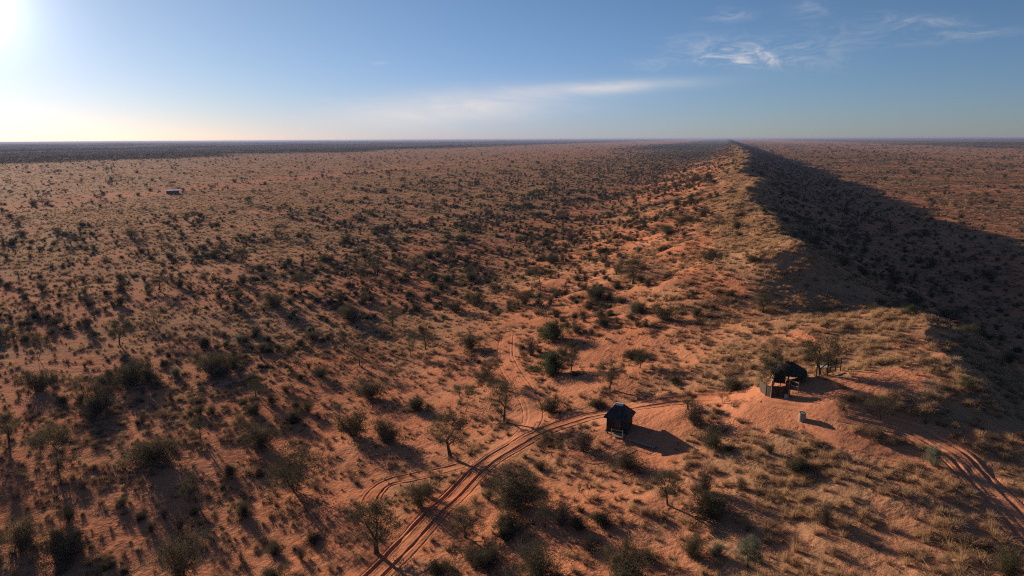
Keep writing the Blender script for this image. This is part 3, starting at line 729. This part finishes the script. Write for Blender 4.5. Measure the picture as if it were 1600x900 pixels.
T = [('multi', 460, 768, 80, 84, 'broad many-stemmed thorn tree throwing long stem shadows in the left foreground'),
 ('bare1', 307, 786, 58, 50, 'leafless grey tree with one forked trunk between two dark bushes, left foreground'),
 ('round1', 703, 714, 74, 66, 'dense dark round tree just left of the sandy track'),
 ('round3', 784, 660, 72, 58, 'tall airy tree inside the curve where the faint track joins'),
 ('flat2', 727, 643, 40, 42, 'small flat-topped tree left of the tall airy tree by the faint track'),
 ('round1', 590, 862, 84, 84, 'heavy-crowned tree nearest the track at the bottom, shadow crossing the ruts'),
 ('round2', 728, 838, 56, 58, 'open-crowned tree on the right verge of the lower sandy track'),
 ('thin', 851, 702, 36, 40, 'small leaning pale-twigged tree on the verge below the track bend'),
 ('flat1', 845, 454, 36, 42, 'dark spreading tree alone in the middle distance above the flat-topped ones'),
 ('tall', 892, 580, 46, 28, 'slender upright tree right of the rounded green bush'),
 ('round2', 951, 607, 50, 48, 'round tree with a single straight trunk behind the stilted hut'),
 ('flat1', 90, 738, 72, 70, 'umbrella-shaped tree with a thin trunk near the left edge'),
 ('round2', 187, 538, 44, 38, 'round tree in the left middle distance above a dark thicket'),
 ('round3', 401, 622, 32, 26, 'small lollipop tree on pale sand left of centre'),
 ('round2', 1284, 586, 68, 66, 'largest camp tree, airy crowned, right of the thatched shelter'),
 ('round1', 1205, 606, 60, 46, 'dense tree rising out of the reed screen'),
 ('thin', 852, 824, 54, 42, 'half-bare tree leaning over a long forked shadow below the big bush'),
 ('bare2', 917, 780, 34, 26, 'tiny leafless tree on open sand right of the big bush by the track'),
 ('pale', 1170, 888, 48, 42, 'pale grey-green ball-crowned little tree at the bottom right'),
 ('round2', 1043, 790, 62, 52, 'twiggy dark tree on red sand below the boardwalk'),
 ('bare1', 1322, 653, 36, 26, 'small leafless tree on the track edge right of the pale drum'),
 ('flat2', 1376, 656, 34, 50, 'low spreading tree leaning over the track past the camp'),
 ('tall', 665, 546, 46, 26, 'upright dark tree in the centre, right one of a close pair'),
 ('thin', 643, 557, 44, 22, 'thin pale tree in the centre, left one of a close pair'),
 ('round3', 561, 572, 38, 28, 'small airy tree with a long thin shadow left of the centre pair'),
 ('flat1', 812, 482, 26, 44, 'flat-topped umbrella tree in the middle distance, crown wider than tall'),
 ('round1', 988, 444, 38, 54, 'broad dark tree at the foot of the dune ridge'),
 ('flat1', 766, 602, 40, 30, 'small flat-crowned tree on bare sand above the faint track'),
 ('green', 1512, 612, 24, 26, 'small green tree in the shade beyond the dune crest'),
 ('thin', 374, 680, 42, 24, 'small crooked tree left of centre beside a round black bush'),
 ('round3', 312, 690, 44, 24, 'small upright tree between two bushes in the left middle ground'),
 ('bare2', 60, 560, 40, 30, 'small bare tree near the left edge in the middle ground'),
 ('flat2', 245, 510, 30, 34, 'low flat tree behind the dark thicket on the left'),
 ('round2', 612, 510, 34, 30, 'small round tree in the centre left middle distance'),
 ('round3', 540, 545, 30, 24, 'slight tree with a pale trunk left of the centre'),
 ('round2', 1000, 575, 32, 26, 'small round tree at the foot of the grassy slope behind the hut'),
 ('round1', 1190, 488, 30, 34, 'dark tree on the grassy slope below the ridge'),
 ('tall', 590, 430, 32, 22, 'upright tree far back in the middle of the plain'),
 ('flat1', 470, 455, 26, 34, 'flat dark tree far back left of centre'),
 ('round2', 700, 405, 24, 26, 'small dark tree far back near the centre'),
 ('round1', 1075, 640, 30, 26, 'small twiggy tree on the track edge right of the stilted hut'),
 ('thin', 1130, 630, 26, 22, 'thin grey tree beside the track left of the camp'),
 ('round1', 15, 690, 46, 40, 'dark tree cut by the left edge of the picture'),
 ('multi', 135, 620, 40, 46, 'many-stemmed tree in the dark thicket on the left'),
]
for k_, px, py, hp, wp, lb in T: put_tree(k_, px, py, hp, wp, lb)

def put_shrub(kind, px, py, hp, wp, label, group=None):
    x_, y_, z_, h_, w_ = size_at(px, py, hp, wp)
    link('shrub', SHRUBS[kind], None, (x_, y_, z_-.03), (px*1.7) % 6.28, (w_/1.5, w_/1.5, h_), label=label, category='shrub', group=group)
    OCC.append((x_, y_, w_*.35)); PLACED.append((x_, y_, px, py, label))
S = [('dark0', 240, 724, 36, 78, 'wide black bush, the broadest in the left middle ground'),
 ('dark1', 407, 696, 32, 52, 'round black bush right of the small crooked tree'),
 ('dark2', 282, 902, 62, 80, 'huge dark bush at the bottom edge, left foreground'),
 ('dark0', 108, 868, 34, 72, 'wide flat bush near the bottom left corner'),
 ('dark1', 35, 858, 48, 62, 'spiky dark bush in the bottom left corner'),
 ('dark2', 655, 792, 40, 54, 'dark bush on the left verge shading the sandy track'),
 ('dark0', 800, 790, 52, 82, 'biggest bush right of the lower track, half in shade'),
 ('low0', 652, 640, 26, 38, 'olive bush left of the dense dark round tree'),
 ('green0', 863, 584, 36, 46, 'rounded green bush left of the slender upright tree'),
 ('green0', 866, 530, 28, 46, 'brighter green bush behind the rounded green bush'),
 ('dark1', 577, 622, 28, 52, 'dark bush left of the olive bush in the centre'),
 ('dark2', 553, 680, 40, 62, 'twiggy sprawling bush left of the dense dark round tree'),
 ('dark0', 601, 690, 32, 46, 'dark bush on the right end of a row left of the dense round tree'),
 ('low1', 380, 806, 34, 34, 'narrow dark bush casting a slanted shadow beside the many-stemmed tree'),
 ('dark2', 975, 905, 52, 100, 'large dark bush cut by the bottom edge right of centre'),
 ('dark1', 842, 902, 48, 80, 'dense bush at the bottom edge between two long shadows'),
 ('low0', 941, 818, 30, 42, 'olive bush right of the half-bare tree'),
 ('low1', 903, 824, 32, 38, 'olive bush just left of another, right of the half-bare tree'),
 ('dark0', 1112, 806, 36, 66, 'dark sprawling bush between the pale ball tree and the boardwalk'),
 ('dark1', 982, 730, 26, 58, 'dark bush below the boardwalk on the red sand'),
 ('twiggy0', 1085, 662, 30, 62, 'brown twiggy bush right of the end of the boardwalk'),
 ('dark2', 1108, 700, 30, 50, 'dark bush in the shadow of the stilted hut'),
 ('dark0', 862, 644, 24, 44, 'low black bush above the bend of the sandy track'),
 ('low0', 934, 636, 18, 38, 'low olive bush on the sand just left of the hut roof'),
 ('pale0', 1457, 727, 30, 30, 'pale round bush at the fork where both tracks meet'),
 ('twiggy1', 912, 705, 30, 60, 'brown twiggy bush left of the hut stilts'),
 ('dark1', 735, 545, 24, 36, 'dark bush above the small flat-crowned tree'),
 ('dark2', 712, 488, 20, 36, 'dark bush in the middle distance right of the centre pair'),
 ('dark0', 545, 500, 22, 40, 'dark bush in the middle distance left of centre'),
 ('dark0', 935, 466, 18, 38, 'low black bush left of the broad dark tree'),
 ('dark1', 862, 412, 14, 26, 'small dark bush behind the lone spreading tree'),
 ('low1', 990, 560, 22, 46, 'dark bush on sand right of the slender upright tree'),
 ('dark2', 1040, 500, 22, 54, 'dark bush group at the foot of the slope'),
 ('dark0', 1110, 405, 14, 54, 'wide black bush below the lit dune crest'),
 ('dark1', 1152, 358, 14, 20, 'round dark bush on the lit dune ridge'),
 ('dark2', 1175, 410, 12, 36, 'low dark bush on the ridge beneath the grassy knob'),
 ('dark0', 1145, 610, 18, 36, 'dark bush on the track verge left of the camp'),
 ('twiggy0', 1100, 770, 34, 46, 'brown open bush above the dark sprawling bush'),
 ('twiggy1', 1290, 820, 34, 46, 'dry twiggy bush in the grass at the lower right'),
 ('dark1', 1080, 870, 34, 46, 'dark bush left of the pale ball tree'),
 ('pale0', 1120, 870, 22, 26, 'small grey bush touching the pale ball tree on its left'),
 ('dark2', 1575, 900, 40, 60, 'dark bush in the bottom right corner'),
 ('low0', 790, 842, 32, 36, 'olive bush left of the half-bare tree'),
 ('dark2', 760, 885, 34, 56, 'dark bush right of the open-crowned tree, at the bottom'),
 ('dark0', 690, 905, 30, 50, 'low bush at the bottom edge right of the track'),
 ('dark1', 330, 580, 26, 60, 'dark bush, right end of the left thicket'),
 ('dark0', 205, 600, 30, 60, 'dark bush in the middle of the left thicket'),
 ('dark2', 60, 610, 28, 60, 'dark bush at the left end of the left thicket'),
 ('dark1', 155, 645, 30, 50, 'dark bush in front of the left thicket'),
]
for k_, px, py, hp, wp, lb in S: put_shrub(k_, px, py, hp, wp, lb)

# ------------------------------------------------------------------ scattered bushes: 300 largest in view are things, the rest one mass
def clear_of(x, y, margin=0.0):
    ok = path_dist(x, y) > .5+margin
    for ox, oy, orad in OCC: ok &= (x-ox)**2+(y-oy)**2 > (orad+margin)**2
    return ok
def scatter(g, n, r0, r1, half=43):
    r = np.sqrt(g.uniform(r0*r0, r1*r1, n)); a = np.radians(g.uniform(-half, half, n)); return r*np.sin(a), r*np.cos(a)
def shrub_density(x, y):                             # per square metre
    s, t = st(x, y); tcx, hc = crest(s); u = t-tcx; r = np.hypot(x, y)
    n = fbm(x/28, y/28+60, 3); big = fbm(x/90+7, y/90, 2)
    d = .040*np.clip(.55+3.4*n+1.2*big, .04, 3.2)
    left_open = sstep(-215, -270, t); d = d*(1-left_open)+left_open*.0034*np.clip(.8+1.8*n, .1, 3)
    hedge = np.exp(-((t+352)/10)**2)*np.clip(perlin(s/60, s*0+2)+.15, 0, 1)*.05; d = d+hedge
    dense = sstep(-170, -90, t)*sstep(-4, -18, u)*sstep(90, 160, s); d = d*(1+2.3*dense)+.018*dense
    rib = sstep(-22, -8, u)*sstep(14, 4, u)*sstep(85, 105, s); d = d*(1-.72*rib)
    fg = sstep(-26, -12, u)*sstep(20, 6, u)*sstep(95, 75, s); d = d*(1-.6*fg)
    lee = sstep(2, 12, u)*sstep(95, 60, u); d = d*(1-lee)+lee*.042*np.clip(1+1.5*n, .2, 3)
    ro = sstep(60, 95, u); patch = sstep(.0, .3, fbm(x/170, y/80+5, 3))
    d = d*(1-ro)+ro*(.005+.018*patch)*np.clip(.9+1.5*n, .1, 3)
    wd = woodland(x, y)*sstep(300, 600, r); d = d*(1-wd)+wd*.034
    return d*(1-camp_bare(x, y))
g = np.random.default_rng(77)
XS, YS, HS, WS = [], [], [], []
for r0, r1, thin, grow in ((26, 330, 1, 1), (330, 800, .75, 1.1), (800, 1800, .42, 1.45), (1800, 4200, .10, 2.6)):
    area = math.radians(86)/2*(r1*r1-r0*r0); mx = .12*thin; n = int(area*mx); x, y = scatter(g, n, r0, r1)
    d = shrub_density(x, y)*thin; k = g.random(n) < d/mx; x, y = x[k], y[k]
    k = clear_of(x, y, .3) if r0 < 300 else np.ones(len(x), bool); x, y = x[k], y[k]
    wdt = np.exp(g.normal(.36, .36, len(x)))*grow; s_, t_ = st(x, y)
    op = (t_ < -240) | (t_ > 100); wdt = np.where(op, wdt*1.15, wdt)
    XS.append(x); YS.append(y); WS.append(wdt); HS.append(wdt*g.uniform(.5, .85, len(x))/(grow**.75))
XS = np.concatenate(XS); YS = np.concatenate(YS); WS = np.concatenate(WS); HS = np.concatenate(HS); ZS = hbase(XS, YS)
app = np.sqrt(WS*HS)/np.hypot(XS, YS)
# only what falls in the frame counts as large in view
VV = np.stack([XS, YS, ZS-CAM_H], 1); dd_ = VV@F0; PXs = 800+FPX*(VV@CR)/dd_; PYs = 450-FPX*(VV@CU)/dd_
inview = (PXs > -10) & (PXs < 1610) & (PYs < 915) & (PYs > 205)
order = np.argsort(-np.where(inview, app, 0))
NSH = 300-len(S); top = order[:NSH]; rest = order[NSH:]
kinds = list(SHRUBS); looks = {'dark': 'dark rounded bush', 'low': 'low olive bush', 'twiggy': 'brown twiggy bush', 'green': 'green bush', 'pale': 'grey-green bush'}
pk = np.array([.15, .17, .16, .10, .11, .09, .07, .07, .05, .01, .02])
LMK = [(460, 768, 'the many-stemmed foreground tree'), (307, 786, 'the forked leafless tree'), (703, 714, 'the dense round tree by the track'), (784, 660, 'the tall airy tree by the faint track'),
       (590, 862, 'the heavy-crowned tree at the bottom'), (728, 838, 'the open-crowned verge tree'), (892, 580, 'the slender upright tree'), (951, 607, 'the straight-trunked tree behind the hut'),
       (90, 738, 'the umbrella tree near the left edge'), (187, 538, 'the round tree above the left thicket'), (401, 622, 'the small lollipop tree'), (1284, 586, 'the largest camp tree'),
       (1205, 606, 'the reed screen'), (852, 824, 'the half-bare leaning tree'), (1170, 888, 'the pale ball-crowned tree'), (1043, 790, 'the twiggy dark tree'), (1376, 660, 'the spreading tree past the camp'),
       (655, 550, 'the pair of centre trees'), (561, 572, 'the small airy tree left of the centre pair'), (812, 482, 'the flat-topped umbrella tree'), (988, 444, 'the broad dark tree at the dune foot'),
       (845, 454, 'the lone spreading tree'), (971, 680, 'the stilted hut'), (1253, 657, 'the pale drum'), (240, 724, 'the broadest black bush'), (1457, 727, 'the pale bush at the track fork'),
       (1512, 612, 'the green tree beyond the crest'), (1240, 392, 'the grassy knob on the ridge'), (590, 430, 'the upright tree far back in the plain'), (470, 455, 'the flat dark tree far back'),
       (700, 405, 'the small dark tree far back near the centre'), (60, 560, 'the small bare tree at the left edge'), (374, 680, 'the small crooked tree'), (282, 900, 'the huge bottom-edge bush')]
ORD = ['', 'second ', 'third ', 'fourth ', 'fifth ', 'sixth ', 'seventh ', 'eighth ', 'ninth ', 'tenth ', 'eleventh ', 'twelfth ', 'thirteenth ', 'fourteenth ', 'fifteenth ', 'sixteenth ', 'seventeenth ', 'eighteenth ', 'nineteenth ', 'twentieth ']+['%s-%s ' % (a, b) for a in ('twenty', 'thirty', 'forty', 'fifty') for b in ('first', 'second', 'third', 'fourth', 'fifth', 'sixth', 'seventh', 'eighth', 'ninth')]
cand = []
for i in top:
    kd = kinds[g.choice(11, p=pk)]; lk = looks[kd[:-1]]
    px, py = PXs[i], PYs[i]; best = min(LMK, key=lambda q: (q[0]-px)**2+((q[1]-py)*1.7)**2)
    dx, dy = px-best[0], (py-best[1])*1.5
    side = ('right of' if dx > 0 else 'left of') if abs(dx) > abs(dy) else ('in front of' if dy > 0 else 'behind')
    cand.append([i, kd, lk, side, best[2], dx*dx+dy*dy])
cand.sort(key=lambda c: c[5]); seen = {}
for i, kd, lk, side, lm, _ in cand:
    key = (lk, side, lm); seen[key] = seen.get(key, 0)+1; o_ = seen[key]-1
    lab = '%s%s %s %s' % (('nearest ' if o_ == 0 else ORD[min(o_, 55)]), lk, side, lm)
    link('shrub', SHRUBS[kd], None, (XS[i], YS[i], ZS[i]-.03), g.uniform(0, 6.28), (WS[i]/1.5, WS[i]/1.5, HS[i]), label=lab, category='shrub', group='bushes scattered over the sand')
for o in list(COL.objects):
    if o.name.startswith('shrub') and 'group' not in o.keys(): o['group'] = 'bushes scattered over the sand'

def stuff(name, X, Y, Z, SX, SZ, meshes, label, cat, pick=None, gseed=1):
    """a point cloud whose points carry one of several plants (geometry nodes)"""
    src = bpy.data.collections.new(name+'_kinds')
    for k, me in enumerate(meshes):
        src.objects.link(bpy.data.objects.new('%s_kind_%02d' % (name, k), me))
    n = len(X); me = bpy.data.meshes.new(name); me.vertices.add(n); me.vertices.foreach_set('co', np.stack([X, Y, Z], 1).astype(np.float32).ravel())
    gg = np.random.default_rng(gseed)
    a_ = me.attributes.new('sc', 'FLOAT_VECTOR', 'POINT'); a_.data.foreach_set('vector', np.stack([SX, SX, SZ], 1).astype(np.float32).ravel())
    a_ = me.attributes.new('rz', 'FLOAT', 'POINT'); a_.data.foreach_set('value', gg.uniform(0, 6.28, n).astype(np.float32))
    a_ = me.attributes.new('pick', 'INT', 'POINT'); a_.data.foreach_set('value', (gg.integers(0, len(meshes), n) if pick is None else pick).astype(np.int32))
    ng = bpy.data.node_groups.new(name+'_nodes', 'GeometryNodeTree')
    ng.interface.new_socket('Geometry', in_out='INPUT', socket_type='NodeSocketGeometry'); ng.interface.new_socket('Geometry', in_out='OUTPUT', socket_type='NodeSocketGeometry')
    N = ng.nodes; Lk = ng.links; gi = N.new('NodeGroupInput'); go = N.new('NodeGroupOutput'); ip = N.new('GeometryNodeInstanceOnPoints'); ci = N.new('GeometryNodeCollectionInfo')
    ci.inputs['Collection'].default_value = src; ci.inputs['Separate Children'].default_value = True; ci.inputs['Reset Children'].default_value = True
    def attr(nm, ty):
        q = N.new('GeometryNodeInputNamedAttribute'); q.data_type = ty; q.inputs['Name'].default_value = nm; return q.outputs[0]
    Lk.new(gi.outputs[0], ip.inputs['Points']); Lk.new(ci.outputs[0], ip.inputs['Instance']); ip.inputs['Pick Instance'].default_value = True
    Lk.new(attr('pick', 'INT'), ip.inputs['Instance Index']); Lk.new(attr('sc', 'FLOAT_VECTOR'), ip.inputs['Scale'])
    cx = N.new('ShaderNodeCombineXYZ'); Lk.new(attr('rz', 'FLOAT'), cx.inputs[2]); Lk.new(cx.outputs[0], ip.inputs['Rotation'])
    Lk.new(ip.outputs[0], go.inputs[0])
    o = link(name, me, kind='stuff', label=label, category=cat); md = o.modifiers.new('scatter', 'NODES'); md.node_group = ng; return o
i = rest[np.abs(np.degrees(np.arctan2(XS[rest], YS[rest]))) < 43]
shl = [SHRUBS[k] for k in kinds]; pick = g.choice(11, len(i), p=pk)
stuff('distant_thornbush', XS[i], YS[i], ZS[i]-.03, WS[i]/1.5, HS[i], shl, 'small dark bushes scattered by thousands over plain and dune', 'bushes', pick)
print('shrubs', len(XS), 'mass', len(i))

# far trees, dotted over the plains: up to 230 things
g = np.random.default_rng(99); x, y = scatter(g, 60000, 90, 1500); s, t = st(x, y)
prob = np.where(t < -60, .5, np.where(t > 90, .5, .12))*(90+np.hypot(x, y))**-.5*6*np.clip(.6+1.2*fbm(x/60+2, y/60), 0, 1)
k = (g.random(len(x)) < prob*.15) & clear_of(x, y, 1.5); x, y = x[k], y[k]; z = hbase(x, y)
VV = np.stack([x, y, z-CAM_H], 1); dd_ = VV@F0; px_ = 800+FPX*(VV@CR)/dd_; py_ = 450-FPX*(VV@CU)/dd_
hh = g.uniform(2.6, 4.6, len(x)); app = hh/np.hypot(x, y); inv = (px_ > 0) & (px_ < 1600) & (py_ < 900)
order = np.argsort(-np.where(inv, app, 0)); NT_ = 300-len(T); fk = ['round1', 'round2', 'round3', 'flat1', 'flat2', 'tall', 'round3', 'flat1', 'multi']
desc = {'round': 'round-crowned tree', 'flat': 'flat-crowned tree', 'tall': 'upright tree', 'multi': 'many-stemmed tree'}
LM2 = [(270, 300, 'the white roofed shed'), (1130, 225, 'the far end of the dune ridge'), (1240, 392, 'the grassy knob on the ridge'), (845, 454, 'the lone spreading tree'), (812, 482, 'the flat-topped umbrella tree'),
       (988, 444, 'the broad dark tree at the dune foot'), (590, 430, 'the upright tree far back in the plain'), (187, 538, 'the round tree above the left thicket'), (470, 455, 'the flat dark tree far back'), (700, 405, 'the small far tree near the centre'),
       (60, 560, 'the bare tree at the left edge'), (1600, 300, 'the right edge on the lit plain'), (1350, 300, 'the far edge of the dune shadow'), (0, 300, 'the left edge on the far plain'), (560, 272, 'the bend of the far red road')]
cand = []
for i in order[:NT_]:
    if not inv[i]: continue
    kd = fk[g.integers(0, len(fk))]; best = min(LM2, key=lambda q: (q[0]-px_[i])**2+((q[1]-py_[i])*2.5)**2); dx, dy = px_[i]-best[0], (py_[i]-best[1])*2.5
    side = ('right of' if dx > 0 else 'left of') if abs(dx) > abs(dy) else ('in front of' if dy > 0 else 'behind')
    cand.append([i, kd, desc[kd.rstrip('123')], side, best[2], dx*dx+dy*dy])
cand.sort(key=lambda c: c[5]); seen = {}
for i, kd, dn, side, lm, _ in cand:
    key = (dn, side, lm); seen[key] = seen.get(key, 0)+1; o_ = seen[key]-1
    lab = '%s%s %s %s' % (('nearest distant ' if o_ == 0 else ORD[min(o_, 55)]+'distant '), dn, side, lm)
    o = empty('thorn_tree', (x[i], y[i], z[i]-.05), g.uniform(0, 6.28), lab, 'tree', 'thorn trees dotted over the plain'); wv = hh[i]*g.uniform(.9, 1.35); o.scale = (wv, wv, hh[i])
    tm, cm = TREES[kd]; link('trunk', tm, o); link('crown', cm, o)
for o in list(COL.objects):
    if o.name.startswith(('thorn_tree', 'dead_tree')) and 'group' not in o.keys(): o['group'] = 'thorn trees dotted over the plain' if o.name.startswith('thorn') else 'leafless trees'
i = order[NT_:]
stuff('distant_trees', x[i], y[i], z[i]-.05, hh[i]*1.1, hh[i], [TREES[k][1] for k in ('round1', 'flat1', 'round2')], 'far small trees merging into the plain towards the horizon', 'trees')
print('far trees', len(x), NT_)

# ------------------------------------------------------------------ grass tufts and dwarf scrub
g = np.random.default_rng(5)
def tufts(mult, r_break, thin_pow, cap, keep):
    X, Y, G = [], [], []
    edges = [24, 60, 110, 180, 280, 420, 620, 900, 1300, 1900, 2800]
    for r0, r1 in zip(edges[:-1], edges[1:]):
        rm = (r0+r1)/2; thin = min(1, (r_break/rm))**thin_pow; area = math.radians(84)/2*(r1*r1-r0*r0); n = int(area*cap*thin); x, y = scatter(g, n, r0, r1, 42)
        s_, t_ = st(x, y); far_open = np.maximum(sstep(-300, -390, t_), sstep(110, 170, t_)); d = keep(x, y)*(1-.55*far_open)*(1-.3*sstep(150, 350, np.hypot(x, y)))*sstep(2800, 700, np.hypot(x, y)); k = g.random(n) < d/cap; x, y = x[k], y[k]
        if r0 < 200: k = (path_dist(x, y, MAIN) > .05) & ((path_dist(x, y) > .1) | (g.random(len(x)) < .3)); x, y = x[k], y[k]
        X.append(x); Y.append(y); G.append(np.full(len(x), 1/thin**.5))
    return np.concatenate(X), np.concatenate(Y), np.concatenate(G)
def grass_d(x, y):
    s, t = st(x, y); c = grass_cover(x, y); cl = sstep(-.25, .35, fbm(x/4.5, y/4.5+12, 2))
    return (.22+3.4*c**2.3)*(.2+.8*cl)*(1-camp_bare(x, y)*.97)
x, y, gr = tufts(1, 110, 1.35, 3.6, grass_d)
s_, t_ = st(x, y); u_ = t_-crest(s_)[0]; tall = sstep(-34, -20, u_)*sstep(14, 6, u_)*sstep(105, 88, s_)
hh = np.exp(np.clip(g.normal(-.85, .30, len(x)), -2, -.6))*gr**.35*(1+.35*tall*g.random(len(x))); sw = hh*1.3*gr**.6
stuff('grass_tufts', x, y, hbase(x, y)-.02, sw, hh, [make_tuft(300+k, M_GRASS) for k in range(5)], 'dry straw coloured grass tufts over red sand', 'grass'); print('grass', len(x))
def scrub_d(x, y):
    s, t = st(x, y); tcx, _ = crest(s); u = t-tcx; n = fbm(x/6+70, y/6, 2); m = fbm(x/30, y/30+90, 2)
    d = .70*sstep(-.25, .35, n)*np.clip(.8+1.7*m, .08, 2)+.09
    d = d*(1+1.1*sstep(-34, -18, u)*sstep(20, 6, u)); d = d*(1-.6*sstep(-18, -6, u)*sstep(8, 2, u)*sstep(90, 110, s))
    d = d*(1+.7*sstep(-10, -30, t)*sstep(130, 90, np.hypot(x, y)))
    d = d*(1-.45*sstep(110, 260, np.hypot(x, y))*sstep(-20, -60, t)); d = d*(1+1.6*sstep(90, 130, t)*sstep(400, 330, t+60*m))
    return d*(1-camp_bare(x, y)*.95)
x, y, gr = tufts(1, 120, 1.3, 2.0, scrub_d)
hh = np.exp(g.normal(-1.05, .32, len(x)))*gr**.35; sw = hh*1.5*gr**.6
stuff('dwarf_scrub', x, y, hbase(x, y)-.02, sw, hh, [make_tuft(400+k, M_DARKTUFT, 80, 1.0, .8, .022) for k in range(4)]+[make_shrub(420+k, M_DARKTUFT, .12) for k in range(2)], 'small dark dry tussocks dotted over the sand', 'dwarf scrub'); print('scrub', len(x))


# ------------------------------------------------------------------ the air
g = Geo(); B = 43500; zb, ztp = float(GZ.min())-1.5, CAM_H+2.5
g.box((0, 0, (zb+ztp)/2), (2*B, 2*B, ztp-zb))
m, t, out = material('haze_air'); vol = t.new('ShaderNodeVolumePrincipled'); vol.inputs['Color'].default_value = (.30, .36, .60, 1)
vol.inputs['Density'].default_value = 8e-5; vol.inputs['Anisotropy'].default_value = .15
t.l.new(vol.outputs[0], out.inputs['Volume'])
link('haze', g.mesh('haze', m), kind='stuff', label='thin pale haze over the plain', category='haze')
